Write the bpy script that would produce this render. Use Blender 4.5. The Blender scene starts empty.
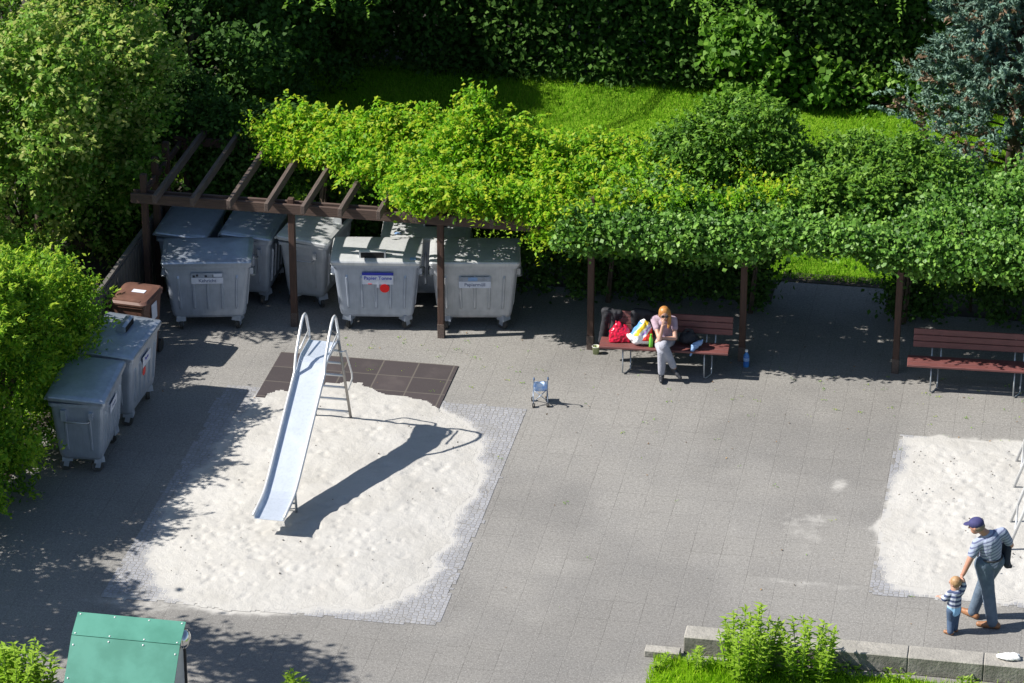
import bpy, bmesh, math, random
import numpy as np
from mathutils import Vector, Matrix, Euler
R = math.radians
random.seed(7)
RNG = np.random.default_rng(11)
SC = bpy.context.scene
COL = SC.collection
CAMROT = R(10.4)          # heading of the camera in plan; the yard is aligned to x / y

# ------------------------------------------------------------------ materials
def nodes_of(name):
    m = bpy.data.materials.new(name); m.use_nodes = True
    nt = m.node_tree; nt.nodes.clear()
    out = nt.nodes.new('ShaderNodeOutputMaterial')
    return m, nt, out
def N(nt, t, **k):
    n = nt.nodes.new(t)
    for a, b in k.items():
        if a.startswith('i_'):
            n.inputs[a[2:].replace('_', ' ')].default_value = b
        else:
            setattr(n, a, b)
    return n
def L(nt, a, b): nt.links.new(a, b)
def c4(c): return (c[0], c[1], c[2], 1)
def mixc(nt, f, a, b, mode='MIX'):
    n = nt.nodes.new('ShaderNodeMix'); n.data_type = 'RGBA'; n.blend_type = mode
    for s, v in ((0, f), (6, a), (7, b)):
        if hasattr(v, 'is_linked'): L(nt, v, n.inputs[s])
        elif s == 0: n.inputs[0].default_value = v
        else: n.inputs[s].default_value = c4(v)
    return n.outputs[2]
def math_(nt, op, a, b=None, c=None):
    n = nt.nodes.new('ShaderNodeMath'); n.operation = op
    for i, v in enumerate((a, b, c)):
        if v is None: continue
        if hasattr(v, 'is_linked'): L(nt, v, n.inputs[i])
        else: n.inputs[i].default_value = v
    return n.outputs[0]
def ramp(nt, f, p0, p1):
    n = nt.nodes.new('ShaderNodeMapRange'); n.interpolation_type = 'SMOOTHSTEP'
    L(nt, f, n.inputs[0]); n.inputs[1].default_value = p0; n.inputs[2].default_value = p1
    return n.outputs[0]
def noise(nt, vec, scale, detail=4, rough=.6):
    n = nt.nodes.new('ShaderNodeTexNoise'); n.inputs['Scale'].default_value = scale
    n.inputs['Detail'].default_value = detail; n.inputs['Roughness'].default_value = rough
    if vec is not None: L(nt, vec, n.inputs['Vector'])
    return n.outputs['Fac']
def coord(nt, kind='Object'):
    return nt.nodes.new('ShaderNodeTexCoord').outputs[kind]
def geopos(nt): return nt.nodes.new('ShaderNodeNewGeometry').outputs['Position']
def mapping(nt, v, sc=(1, 1, 1), loc=(0, 0, 0)):
    n = nt.nodes.new('ShaderNodeMapping'); L(nt, v, n.inputs[0])
    n.inputs['Scale'].default_value = sc; n.inputs['Location'].default_value = loc
    return n.outputs[0]
def bump(nt, h, s, d=.02):
    n = nt.nodes.new('ShaderNodeBump'); n.inputs['Strength'].default_value = s
    n.inputs['Distance'].default_value = d; L(nt, h, n.inputs['Height']); return n.outputs[0]
def M(name, c1, c2=None, scale=6, rough=.6, metal=0, bmp=0, bscale=40, stretch=(1, 1, 1), spec=.5, coat=0):
    m, nt, out = nodes_of(name)
    p = N(nt, 'ShaderNodeBsdfPrincipled'); L(nt, p.outputs[0], out.inputs[0])
    p.inputs['Roughness'].default_value = rough; p.inputs['Metallic'].default_value = metal
    p.inputs['Specular IOR Level'].default_value = spec; p.inputs['Coat Weight'].default_value = coat
    if c2 is None: c2 = tuple(x * .8 for x in c1)
    v = mapping(nt, coord(nt), stretch)
    f = ramp(nt, noise(nt, v, scale, 5), .35, .65)
    L(nt, mixc(nt, f, c1, c2), p.inputs['Base Color'])
    if bmp: L(nt, bump(nt, noise(nt, coord(nt), bscale, 3), bmp, .01), p.inputs['Normal'])
    return m
def leafmat(name, dark, mid, light, rough=.45, transl=.35, spec=.5):
    m, nt, out = nodes_of(name)
    a = N(nt, 'ShaderNodeAttribute', attribute_name='tint')
    f = a.outputs['Fac']
    c = mixc(nt, ramp(nt, f, 0, .5), dark, mid)
    c = mixc(nt, ramp(nt, f, .5, 1), c, light)
    p = N(nt, 'ShaderNodeBsdfPrincipled'); L(nt, c, p.inputs['Base Color'])
    p.inputs['Roughness'].default_value = rough; p.inputs['Specular IOR Level'].default_value = spec
    t = N(nt, 'ShaderNodeBsdfTranslucent')
    L(nt, mixc(nt, 1.0, c, (1.0, 1.15, .6), 'MULTIPLY'), t.inputs['Color'])
    mx = N(nt, 'ShaderNodeMixShader'); mx.inputs[0].default_value = transl
    L(nt, p.outputs[0], mx.inputs[1]); L(nt, t.outputs[0], mx.inputs[2]); L(nt, mx.outputs[0], out.inputs[0])
    return m

MAT = {}
def metal_galv(name, c1, c2, rough=.5, metal=.45, specks=.3):
    m, nt, out = nodes_of(name)
    p = N(nt, 'ShaderNodeBsdfPrincipled'); L(nt, p.outputs[0], out.inputs[0])
    oc = coord(nt)
    n1 = noise(nt, oc, 5, 3); n2 = noise(nt, mapping(nt, oc, (9, 9, .7)), 3, 5)
    n3 = noise(nt, oc, 2.2, 3)
    c = mixc(nt, ramp(nt, n1, .3, .7), c1, c2)
    c = mixc(nt, math_(nt, 'MULTIPLY', ramp(nt, n2, .45, .75), .40), c, tuple(x * .72 for x in c2))
    c = mixc(nt, math_(nt, 'MULTIPLY', ramp(nt, n3, .5, .75), .5), c, tuple(x * 1.15 for x in c1))
    n4 = noise(nt, oc, 28, 3)
    c = mixc(nt, math_(nt, 'MULTIPLY', ramp(nt, n4, .70, .76), specks), c, (.13, .115, .10))
    L(nt, c, p.inputs['Base Color'])
    p.inputs['Metallic'].default_value = metal
    L(nt, math_(nt, 'MULTIPLY_ADD', n1, .25, rough - .12), p.inputs['Roughness'])
    L(nt, bump(nt, n3, .12, .03), p.inputs['Normal'])
    return m
MAT['galv'] = metal_galv('galvanised_steel', (.40, .455, .545), (.335, .385, .47), .42, .45)
MAT['galv_warm'] = metal_galv('weathered_galvanised_steel', (.46, .48, .51), (.385, .405, .435), .48, .36)
MAT['lid'] = metal_galv('lid_steel', (.37, .42, .50), (.31, .355, .43), .36, .6)
MAT['lid_pale'] = metal_galv('pale_lid_steel', (.53, .545, .555), (.46, .475, .49), .50, .3)
MAT['black'] = M('black_gap', (.008, .008, .009), rough=.9)
MAT['rubber'] = M('dark_rubber', (.035, .035, .037), rough=.8)
MAT['wheel'] = M('wheel_grey', (.07, .07, .07), (.045, .045, .045), rough=.6)
MAT['paper'] = M('white_sticker', (.62, .65, .75), (.55, .58, .68), 12, rough=.5)
MAT['paper_grey'] = M('faded_sticker', (.30, .34, .42), (.24, .27, .33), 12, rough=.5)
MAT['ink_blue'] = M('blue_ink', (.012, .03, .42), rough=.5)
MAT['ink_grey'] = M('grey_blue_ink', (.13, .16, .27), rough=.5)
MAT['ink_dark'] = M('dark_ink', (.03, .035, .05), rough=.5)
MAT['red_dot'] = M('red_sticker', (.75, .004, .006), (.7, .004, .006), rough=.45)
MAT['brown_plastic'] = M('brown_plastic', (.15, .075, .055), (.11, .055, .042), 5, rough=.5)
def wood(name, a, b, rough=.8, axis=(1, 14, 14)):
    m, nt, out = nodes_of(name)
    p = N(nt, 'ShaderNodeBsdfPrincipled'); L(nt, p.outputs[0], out.inputs[0])
    oc = coord(nt)
    g = noise(nt, mapping(nt, oc, axis), 5, 6)
    g2 = noise(nt, oc, 2.5, 4)
    c = mixc(nt, ramp(nt, g, .35, .65), a, b)
    c = mixc(nt, math_(nt, 'MULTIPLY', ramp(nt, g2, .45, .7), .6), c, tuple(x * 1.5 for x in b))
    L(nt, c, p.inputs['Base Color']); p.inputs['Roughness'].default_value = rough
    L(nt, bump(nt, g, .4, .01), p.inputs['Normal'])
    return m
MAT['post'] = wood('dark_stained_post', (.075, .038, .026), (.045, .025, .019), axis=(14, 14, 1))
MAT['beam'] = wood('dark_stained_beam', (.095, .060, .046), (.055, .036, .030), axis=(1, 14, 14))
MAT['rafter'] = wood('weathered_rafter', (.12, .088, .074), (.06, .044, .038), axis=(14, 1, 14))
MAT['fence'] = wood('grey_board', (.13, .12, .11), (.07, .065, .06), axis=(14, 14, 1))
MAT['plank'] = wood('red_brown_plank', (.165, .060, .056), (.12, .043, .041), rough=.5, axis=(1, 14, 14))
MAT['legsteel'] = M('leg_steel', (.40, .42, .44), (.32, .34, .36), rough=.4, metal=.6)
MAT['chute'] = metal_galv('polished_chute_steel', (.60, .655, .73), (.555, .61, .695), .36, .42, 0)
MAT['railpaint'] = M('pale_rail_metal', (.68, .69, .70), (.60, .61, .63), rough=.35, metal=.35)
MAT['ladder'] = M('ladder_steel', (.38, .36, .34), (.30, .28, .26), rough=.4, metal=.5)
MAT['skin'] = M('skin', (.50, .29, .22), (.46, .255, .19), 10, rough=.5)
MAT['skin2'] = M('sunburnt_skin', (.46, .235, .17), (.42, .21, .15), 10, rough=.5)
MAT['denim_grey'] = M('pale_grey_denim', (.36, .37, .43), (.28, .29, .35), 9, rough=.85, bmp=1.0, bscale=15)
MAT['denim_blue'] = M('faded_blue_denim', (.105, .145, .20), (.075, .11, .16), 9, rough=.85, bmp=1.0, bscale=15)
MAT['denim_child'] = M('blue_denim', (.065, .11, .19), (.05, .085, .15), 12, rough=.85)
MAT['tshirt'] = M('lilac_cotton', (.40, .30, .37), (.33, .24, .31), 9, rough=.85, bmp=1.0, bscale=15)
MAT['boot'] = M('charcoal_leather', (.03, .032, .04), rough=.5)
MAT['shoe'] = M('tan_leather', (.30, .14, .065), (.22, .10, .045), rough=.5)
MAT['hair_red'] = M('red_blond_hair', (.52, .25, .075), (.30, .12, .03), 30, rough=.45, stretch=(3, 3, .5))
MAT['hair_blond'] = M('blond_hair', (.40, .25, .13), (.26, .15, .07), 40, rough=.5)
MAT['hair_grey'] = M('grey_hair', (.22, .17, .13), rough=.6)
MAT['cap'] = M('navy_cap', (.045, .045, .15), (.03, .03, .11), rough=.8)
MAT['jacket'] = M('dark_blue_jacket', (.018, .026, .050), (.012, .016, .03), 8, rough=.8, bmp=.3)
MAT['blackcloth'] = M('black_jacket', (.020, .021, .028), (.011, .012, .016), 8, rough=.75, bmp=.4)
MAT['redplastic'] = M('red_plastic', (.65, .006, .045), (.50, .004, .035), 8, rough=.28, spec=.6)
MAT['green_bottle'] = M('green_plastic', (.16, .55, .05), rough=.3)
MAT['bottle_blue'] = M('blue_plastic', (.03, .12, .42), (.04, .2, .5), 10, rough=.25)
MAT['white_plastic'] = M('white_plastic', (.75, .75, .75), rough=.4)
MAT['cup'] = M('pale_green_cup', (.38, .44, .22), rough=.5)
MAT['blue_cloth'] = M('pale_blue_cloth', (.22, .36, .62), rough=.7)
MAT['stroller_cloth'] = M('light_blue_stroller_fabric', (.26, .48, .95), (.58, .72, .95), 14, rough=.7)
MAT['stroller_frame'] = M('blue_grey_frame', (.30, .36, .46), rough=.4, metal=.4)
MAT['handle_blue'] = M('dark_blue_grip', (.05, .10, .20), rough=.6)
MAT['hutgreen'] = M('sea_green_paint', (.045, .190, .14), (.068, .245, .188), 2.2, rough=.42, bmp=.05, bscale=3)
MAT['hutwall'] = M('light_grey_panel', (.50, .50, .50), (.44, .44, .45), 3, rough=.6)
MAT['chrome'] = M('bright_metal', (.7, .7, .7), (.65, .65, .65), rough=.12, metal=1)
MAT['bark'] = M('bark', (.09, .065, .045), (.05, .038, .028), 8, rough=.9, bmp=.5)
MAT['twig'] = M('twig', (.10, .075, .05), (.07, .05, .035), 8, rough=.9)
MAT['stem'] = M('green_stem', (.10, .17, .04), rough=.7)
MAT['pebble'] = M('dark_pebble', (.17, .155, .14), (.10, .09, .08), 6, rough=.9)

def striped(name, a, b, per, duty, tilt=(0, 0, 1), band=None):
    m, nt, out = nodes_of(name)
    p = N(nt, 'ShaderNodeBsdfPrincipled'); L(nt, p.outputs[0], out.inputs[0])
    s = N(nt, 'ShaderNodeSeparateXYZ'); L(nt, coord(nt), s.inputs[0])
    v = math_(nt, 'MULTIPLY', s.outputs[0], tilt[0])
    v = math_(nt, 'MULTIPLY_ADD', s.outputs[1], tilt[1], v)
    v = math_(nt, 'MULTIPLY_ADD', s.outputs[2], tilt[2], v)
    w = math_(nt, 'FRACT', math_(nt, 'MULTIPLY', v, 1 / per))
    f = math_(nt, 'LESS_THAN', w, duty)
    c = mixc(nt, f, a, b)
    if band:
        f2 = math_(nt, 'LESS_THAN', s.outputs[2], band[0]); c = mixc(nt, f2, c, band[1])
    L(nt, c, p.inputs['Base Color']); p.inputs['Roughness'].default_value = .85
    L(nt, bump(nt, noise(nt, coord(nt), 13, 3), .9, .015), p.inputs['Normal'])
    return m
MAT['shirt_man'] = striped('striped_shirt', (.29, .335, .45), (.115, .135, .235), .046, .36, (-.45, 0, .9))
MAT['shirt_child'] = striped('striped_hoodie', (.40, .44, .52), (.05, .07, .15), .060, .5, (0, 0, 1), (.40, (.30, .55, .80)))
def bagmat():
    m, nt, out = nodes_of('printed_carrier_bag')
    p = N(nt, 'ShaderNodeBsdfPrincipled'); L(nt, p.outputs[0], out.inputs[0])
    oc = coord(nt); s = N(nt, 'ShaderNodeSeparateXYZ'); L(nt, oc, s.inputs[0])
    n = noise(nt, oc, 6, 2)
    d = math_(nt, 'ADD', math_(nt, 'MULTIPLY_ADD', s.outputs[2], .62, math_(nt, 'MULTIPLY', s.outputs[0], -.78)), math_(nt, 'MULTIPLY', math_(nt, 'SUBTRACT', n, .5), .06))
    c = (.80, .80, .82)
    def band(c, lo, hi, zlo, zhi, col):
        f = math_(nt, 'MULTIPLY', math_(nt, 'GREATER_THAN', d, lo), math_(nt, 'LESS_THAN', d, hi))
        f = math_(nt, 'MULTIPLY', f, math_(nt, 'MULTIPLY', math_(nt, 'GREATER_THAN', s.outputs[2], zlo), math_(nt, 'LESS_THAN', s.outputs[2], zhi)))
        return mixc(nt, f, c, col)
    c = band(c, .205, .245, .17, .36, (.12, .30, .70))
    c = band(c, .135, .195, .17, .38, (.80, .55, .03))
    c = band(c, .075, .10, .17, .30, (.45, .30, .75))
    c = band(c, -.09, .05, .09, .27, (.80, .05, .03))
    L(nt, c, p.inputs['Base Color']); p.inputs['Roughness'].default_value = .35
    return m
MAT['bag'] = bagmat()

# ------------------------------------------------------------------ mesh builder
class B:
    def __init__(s): s.bm = bmesh.new()
    def box(s, c, d, rot=None, taper=1.0):
        hx, hy, hz = d[0] / 2, d[1] / 2, d[2] / 2
        vs = []
        for z in (-1, 1):
            t = taper if z > 0 else 1
            for x, y in ((-1, -1), (1, -1), (1, 1), (-1, 1)):
                v = Vector((x * hx * t, y * hy * t, z * hz))
                if rot is not None: v.rotate(rot)
                vs.append(s.bm.verts.new(v + Vector(c)))
        for f in ((3, 2, 1, 0), (4, 5, 6, 7), (0, 1, 5, 4), (1, 2, 6, 5), (2, 3, 7, 6), (3, 0, 4, 7)):
            s.bm.faces.new([vs[i] for i in f])
        return s
    def tube(s, pts, r, seg=8, caps=True, closed=False):
        pts = [Vector(p) for p in pts]; n = len(pts)
        rs = r if isinstance(r, (list, tuple)) else [r] * n
        tang = []
        for i in range(n):
            a = pts[max(i - 1, 0)]; b = pts[min(i + 1, n - 1)]
            tang.append((b - a).normalized())
        up = Vector((0, 0, 1)) if abs(tang[0].z) < .9 else Vector((1, 0, 0))
        u = tang[0].cross(up).normalized()
        rings = []
        for i in range(n):
            t = tang[i]; u = (u - t * u.dot(t))
            if u.length < 1e-6: u = t.orthogonal()
            u.normalize(); w = t.cross(u)
            rings.append([s.bm.verts.new(pts[i] + (u * math.cos(2 * math.pi * k / seg) + w * math.sin(2 * math.pi * k / seg)) * rs[i]) for k in range(seg)])
        for i in range(n - 1):
            for k in range(seg):
                s.bm.faces.new((rings[i][k], rings[i][(k + 1) % seg], rings[i + 1][(k + 1) % seg], rings[i + 1][k]))
        if caps:
            s.bm.faces.new(rings[0][::-1]); s.bm.faces.new(rings[-1])
        return s
    def ball(s, c, r, seg=12, rot=None):
        if not isinstance(r, (tuple, list)): r = (r, r, r)
        m = Matrix.Translation(Vector(c))
        if rot is not None: m = m @ rot.to_matrix().to_4x4()
        m = m @ Matrix.Diagonal((r[0], r[1], r[2], 1))
        bmesh.ops.create_uvsphere(s.bm, u_segments=seg, v_segments=max(6, seg * 2 // 3), radius=1, matrix=m)
        return s
    def cap(s, a, b, ra, rb, seg=12):       # tapered limb with round ends
        a = Vector(a); b = Vector(b)
        s.tube([a, a.lerp(b, .5), b], [ra, (ra + rb) / 2, rb], seg); s.ball(a, ra, seg); s.ball(b, rb, seg)
        return s
    def chain(s, pts, seg=12):
        for (a, ra), (b, rb) in zip(pts, pts[1:]): s.cap(a, b, ra, rb, seg)
        return s
    def loft(s, loops, cap0=True, cap1=True):
        rings = [[s.bm.verts.new(p) for p in lp] for lp in loops]; n = len(rings[0])
        for a, b in zip(rings, rings[1:]):
            for k in range(n): s.bm.faces.new((a[k], a[(k + 1) % n], b[(k + 1) % n], b[k]))
        if cap0: s.bm.faces.new(rings[0][::-1])
        if cap1: s.bm.faces.new(rings[-1])
        return s
    def disc(s, c, r, n, th=.004, seg=24):
        n = Vector(n).normalized(); s.tube([Vector(c), Vector(c) + n * th], r, seg); return s
    def mesh(s, name, smooth=False, bevel=0):
        if bevel:
            bmesh.ops.bevel(s.bm, geom=[e for e in s.bm.edges], offset=bevel, segments=1, affect='EDGES', clamp_overlap=True)
        bmesh.ops.recalc_face_normals(s.bm, faces=s.bm.faces)
        me = bpy.data.meshes.new(name); s.bm.to_mesh(me); s.bm.free()
        if smooth:
            me.polygons.foreach_set('use_smooth', [True] * len(me.polygons))
        return me
    def remesh(s, name, voxel=.012, smooth=2):
        me = s.mesh(name + '_raw')
        o = bpy.data.objects.new('tmp', me); COL.objects.link(o)
        md = o.modifiers.new('r', 'REMESH'); md.mode = 'VOXEL'; md.voxel_size = voxel
        dg = bpy.context.evaluated_depsgraph_get(); dg.update()
        new = bpy.data.meshes.new_from_object(o.evaluated_get(dg))
        bpy.data.objects.remove(o); bpy.data.meshes.remove(me)
        bm = bmesh.new(); bm.from_mesh(new)
        for _ in range(smooth): bmesh.ops.smooth_vert(bm, verts=bm.verts, factor=.5, use_axis_x=True, use_axis_y=True, use_axis_z=True)
        bm.to_mesh(new); bm.free(); new.name = name
        new.polygons.foreach_set('use_smooth', [True] * len(new.polygons))
        return new
def link(name, me, mat=None, parent=None, loc=None, rot=None, label=None):
    o = bpy.data.objects.new(name, me); COL.objects.link(o)
    if mat is not None:
        mm = MAT[mat] if isinstance(mat, str) else mat
        if len(me.materials) == 0: me.materials.append(mm)
        elif me.materials[0] is not mm:
            o.material_slots[0].link = 'OBJECT'; o.material_slots[0].material = mm
    if parent is not None: o.parent = parent
    if loc is not None: o.location = loc
    if rot is not None: o.rotation_euler = rot
    if label: o['label'] = label
    return o
def tag(o, label, cat, group=None, kind=None):
    o['label'] = label; o['category'] = cat
    if group: o['group'] = group
    if kind: o['kind'] = kind
    return o
def root(name, label, cat, loc=(0, 0, 0), rz=0, group=None):
    o = bpy.data.objects.new(name, None); COL.objects.link(o)
    o.empty_display_size = .2; o.location = loc; o.rotation_euler = (0, 0, rz)
    return tag(o, label, cat, group)
def struct(name, me, mat):
    o = link(name, me, mat); o['kind'] = 'structure'; return o
def rrect(w, d, r, z, n=4, cx=0, cy=0):
    pts = []
    for sx, sy, a0 in ((1, 1, 0), (-1, 1, 90), (-1, -1, 180), (1, -1, 270)):
        for k in range(n + 1):
            a = R(a0 + 90 * k / n)
            pts.append(Vector((cx + sx * (w / 2 - r) + r * math.cos(a), cy + sy * (d / 2 - r) + r * math.sin(a), z)))
    return pts
def text_mesh(body, size, name='lettering'):
    cu = bpy.data.curves.new(name, 'FONT'); cu.body = body; cu.size = size; cu.align_x = 'CENTER'; cu.align_y = 'CENTER'; cu.extrude = .0008; cu.offset = size * .015
    o = bpy.data.objects.new('tmp', cu); COL.objects.link(o)
    dg = bpy.context.evaluated_depsgraph_get(); dg.update()
    me = bpy.data.meshes.new_from_object(o.evaluated_get(dg)); me.name = name
    bpy.data.objects.remove(o); bpy.data.curves.remove(cu)
    return me

# ------------------------------------------------------------------ foliage
def quads_mesh(name, V, tint, mats):
    """V: (n,4,3) corner positions of n leaves"""
    n = len(V)
    me = bpy.data.meshes.new(name)
    me.vertices.add(n * 4); me.loops.add(n * 4); me.polygons.add(n)
    me.vertices.foreach_set('co', V.reshape(-1).astype(np.float32))
    me.loops.foreach_set('vertex_index', np.arange(n * 4, dtype=np.int32))
    me.polygons.foreach_set('loop_start', np.arange(0, n * 4, 4, dtype=np.int32))
    try: me.polygons.foreach_set('loop_total', np.full(n, 4, dtype=np.int32))
    except Exception: pass
    a = me.attributes.new('tint', 'FLOAT', 'FACE'); a.data.foreach_set('value', tint.astype(np.float32))
    me.update(calc_edges=True); me.validate()
    return me
def unit(v): return v / np.maximum(np.linalg.norm(v, axis=-1, keepdims=True), 1e-9)
def leaves(P, Nn, size, asp=.6, axis=None, fold=.15, sizevar=.35, droop=.2):
    n = len(P)
    s = size * (1 + sizevar * (RNG.random((n, 1)) * 2 - 1))
    if axis is None:
        t = RNG.normal(size=(n, 3)); t[:, 2] -= droop
    else: t = axis + RNG.normal(size=(n, 3)) * .25
    Nn = unit(Nn); t = unit(t - (t * Nn).sum(1, keepdims=True) * Nn); b = np.cross(Nn, t)
    w = s * asp
    V = np.empty((n, 4, 3))
    V[:, 0] = P - t * s * .5; V[:, 2] = P + t * s * .5 - Nn * s * .12
    V[:, 1] = P + b * w * .5 + Nn * w * fold - t * s * .06; V[:, 3] = P - b * w * .5 + Nn * w * fold - t * s * .06
    return V
def dirs(n, upbias=0):
    d = RNG.normal(size=(n, 3)); d[:, 2] += upbias
    return unit(d)
def blob_points(blobs, nsub, rsub, per, shell=(.72, 1.06), zmin=.03, upbias=.25, tintvar=.25):
    """clumps spread over the skin of ellipsoids, leaves spread over each clump"""
    P, Nn, T = [], [], []
    vol = np.array([(b[1][0] * b[1][1] * b[1][2]) ** (2 / 3) for b in blobs]); vol = vol / vol.sum()
    for (c, r), share in zip(blobs, vol):
        k = max(3, int(nsub * share)); c = np.array(c, float); r = np.array(r, float)
        d = dirs(k, upbias); f = shell[0] + (shell[1] - shell[0]) * RNG.random((k, 1)) ** .7
        cc = c + d * r * f
        rs = rsub * (.6 + .8 * RNG.random(k)); tt = RNG.random(k)
        for i in range(k):
            m = int(per * (rs[i] / rsub) ** 2)
            e = dirs(m, .35); g = (.45 + .6 * RNG.random((m, 1)))
            p = cc[i] + RNG.normal(size=(m, 3)) * rs[i] * .47 * np.array([1, 1, .8])
            P.append(p); Nn.append(e * .55 + d[i] * .35 + np.array([-.25, -.2, .40]) + RNG.normal(size=(m, 3)) * .55)
            T.append(np.clip(.5 + (tt[i] - .5) * 2 * tintvar * 1.1 + RNG.normal(size=m) * tintvar * .8, 0, 1))
    P = np.concatenate(P); Nn = np.concatenate(Nn); T = np.concatenate(T)
    k = P[:, 2] > zmin
    return P[k], Nn[k], T[k]
def shoot_leaves(bases, d, length, n, size, asp, droop=.35):
    K = len(bases); d = unit(d); u = np.linspace(.15, 1, n)[None, :, None]
    Ls = length * (.5 + RNG.random((K, 1, 1)))
    pos = bases[:, None] + d[:, None] * Ls * u + np.array([0, 0, -droop]) * Ls * u ** 2
    lat = unit(np.cross(d, RNG.normal(size=(K, 3))))[:, None] * np.where(np.arange(n) % 2 == 0, 1, -1)[None, :, None]
    ax = d[:, None] * .7 + lat * (1.05 - .75 * u) + RNG.normal(size=(K, n, 3)) * .22
    sc = (1.1 - .45 * u)
    P = (pos + unit(ax) * size * sc * .5).reshape(-1, 3); A = (ax * 4).reshape(-1, 3)
    Nn = np.array([-.15, -.15, .8]) + RNG.normal(size=P.shape) * .35
    T = np.clip((.35 + .55 * u + RNG.normal(size=(K, n, 1)) * .16), 0, 1).reshape(-1)
    return leaves(P, Nn, size, asp, A, fold=.12), T
def add_shoots(V, T, bases, d, sh, size, asp):
    V2, T2 = shoot_leaves(bases, d, sh[1], sh[2], size * sh[3], asp * .8)
    return np.concatenate([V, V2]), np.concatenate([T, T2])
def limbs(base, tips, r0, bend=.25):
    b = B(); base = Vector(base)
    for t in tips:
        t = Vector(t); mid = base.lerp(t, .5) + Vector((random.uniform(-bend, bend), random.uniform(-bend, bend), random.uniform(0, bend)))
        b.tube([base, base.lerp(mid, .55), mid, mid.lerp(t, .6), t], [r0, r0 * .8, r0 * .55, r0 * .35, r0 * .15], 6)
    return b.mesh('limbs', True)
def plant(name, label, cat, loc, blobs, nsub, rsub, per, size, mat, asp=.6, group=None, trunk_r=.05, trunk_name='trunk', crown='crown', tips=7, shell=(.72, 1.06), fold=.15, tintvar=.25, droop=.2, keep=None, upbias=.25, trunks=None, shoots=None):
    t = root(name, label, cat, loc, 0, group)
    P, Nn, T = blob_points(blobs, nsub, rsub, per, shell, upbias=upbias, tintvar=tintvar)
    if keep is not None:
        k = keep(P + np.array(loc)); P, Nn, T = P[k], Nn[k], T[k]
    V = leaves(P, Nn, size, asp, fold=fold, droop=droop)
    if shoots:
        cen = P.mean(0); o_ = unit(P - cen); sc_ = (o_ * unit(Nn)).sum(1) + .6 * RNG.random(len(P)); ix = RNG.choice(np.argsort(sc_)[len(P) // 2:], shoots[0], replace=False)
        V, T = add_shoots(V, T, P[ix], o_[ix] * .7 + np.array([0, 0, .65]) + RNG.normal(size=(shoots[0], 3)) * .35, shoots, size, asp)
    link(crown, quads_mesh(crown, V, T, None), mat, t)
    tp = []
    for _ in range(tips):
        c, r = random.choice(blobs); d = Vector((random.uniform(-1, 1), random.uniform(-1, 1), random.uniform(-.2, .9)))
        tp.append((c[0] + d.x * r[0] * .7, c[1] + d.y * r[1] * .7, max(.2, c[2] + d.z * r[2] * .7)))
    for bx in (trunks or [(0, 0, 0)]):
        link(trunk_name, limbs(bx, tp if not trunks else [q for q in tp if abs(q[0] - bx[0]) < 1.5] or tp[:2], trunk_r), 'bark', t)
    return t

# ------------------------------------------------------------------ world, sun, camera
SUN_AZ, SUN_EL = R(15.5), R(43.5)        # light travels towards (cos az, sin az)
w = bpy.data.worlds.new('World'); SC.world = w; w.use_nodes = True
nt = w.node_tree; nt.nodes.clear()
sky = N(nt, 'ShaderNodeTexSky', sky_type='NISHITA', sun_disc=False, sun_elevation=SUN_EL, sun_rotation=math.atan2(-math.cos(SUN_AZ), -math.sin(SUN_AZ)))
sky.air_density = 1.0; sky.dust_density = .6; sky.ozone_density = 1.0
bg = N(nt, 'ShaderNodeBackground'); bg.inputs[1].default_value = .074
wo = N(nt, 'ShaderNodeOutputWorld'); L(nt, sky.outputs[0], bg.inputs[0]); L(nt, bg.outputs[0], wo.inputs[0])
sd = bpy.data.lights.new('sun', 'SUN'); sd.energy = 5.0; sd.angle = R(.5); sd.color = (1, .945, .86)
so = bpy.data.objects.new('sun', sd); COL.objects.link(so)
so.rotation_euler = Vector((math.cos(SUN_EL) * math.cos(SUN_AZ), math.cos(SUN_EL) * math.sin(SUN_AZ), -math.sin(SUN_EL))).to_track_quat('-Z', 'Y').to_euler()
so.location = (-20, -5, 20)
cd = bpy.data.cameras.new('camera'); cam = bpy.data.objects.new('camera', cd); COL.objects.link(cam)
cam.location = (7, -44.26, 21); cam.rotation_euler = (R(65), 0, CAMROT)
cd.sensor_width = 36; cd.lens = 3300 / 1024 * 36; cd.clip_end = 500; cd.clip_start = 1
SC.camera = cam
SC.view_settings.view_transform = 'Standard'; SC.view_settings.look = 'None'
SC.view_settings.exposure = .76; SC.view_settings.gamma = 1; SC.view_settings.use_curve_mapping = False
SC.cycles.max_bounces = 8; SC.cycles.diffuse_bounces = 3; SC.cycles.transmission_bounces = 4

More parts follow.
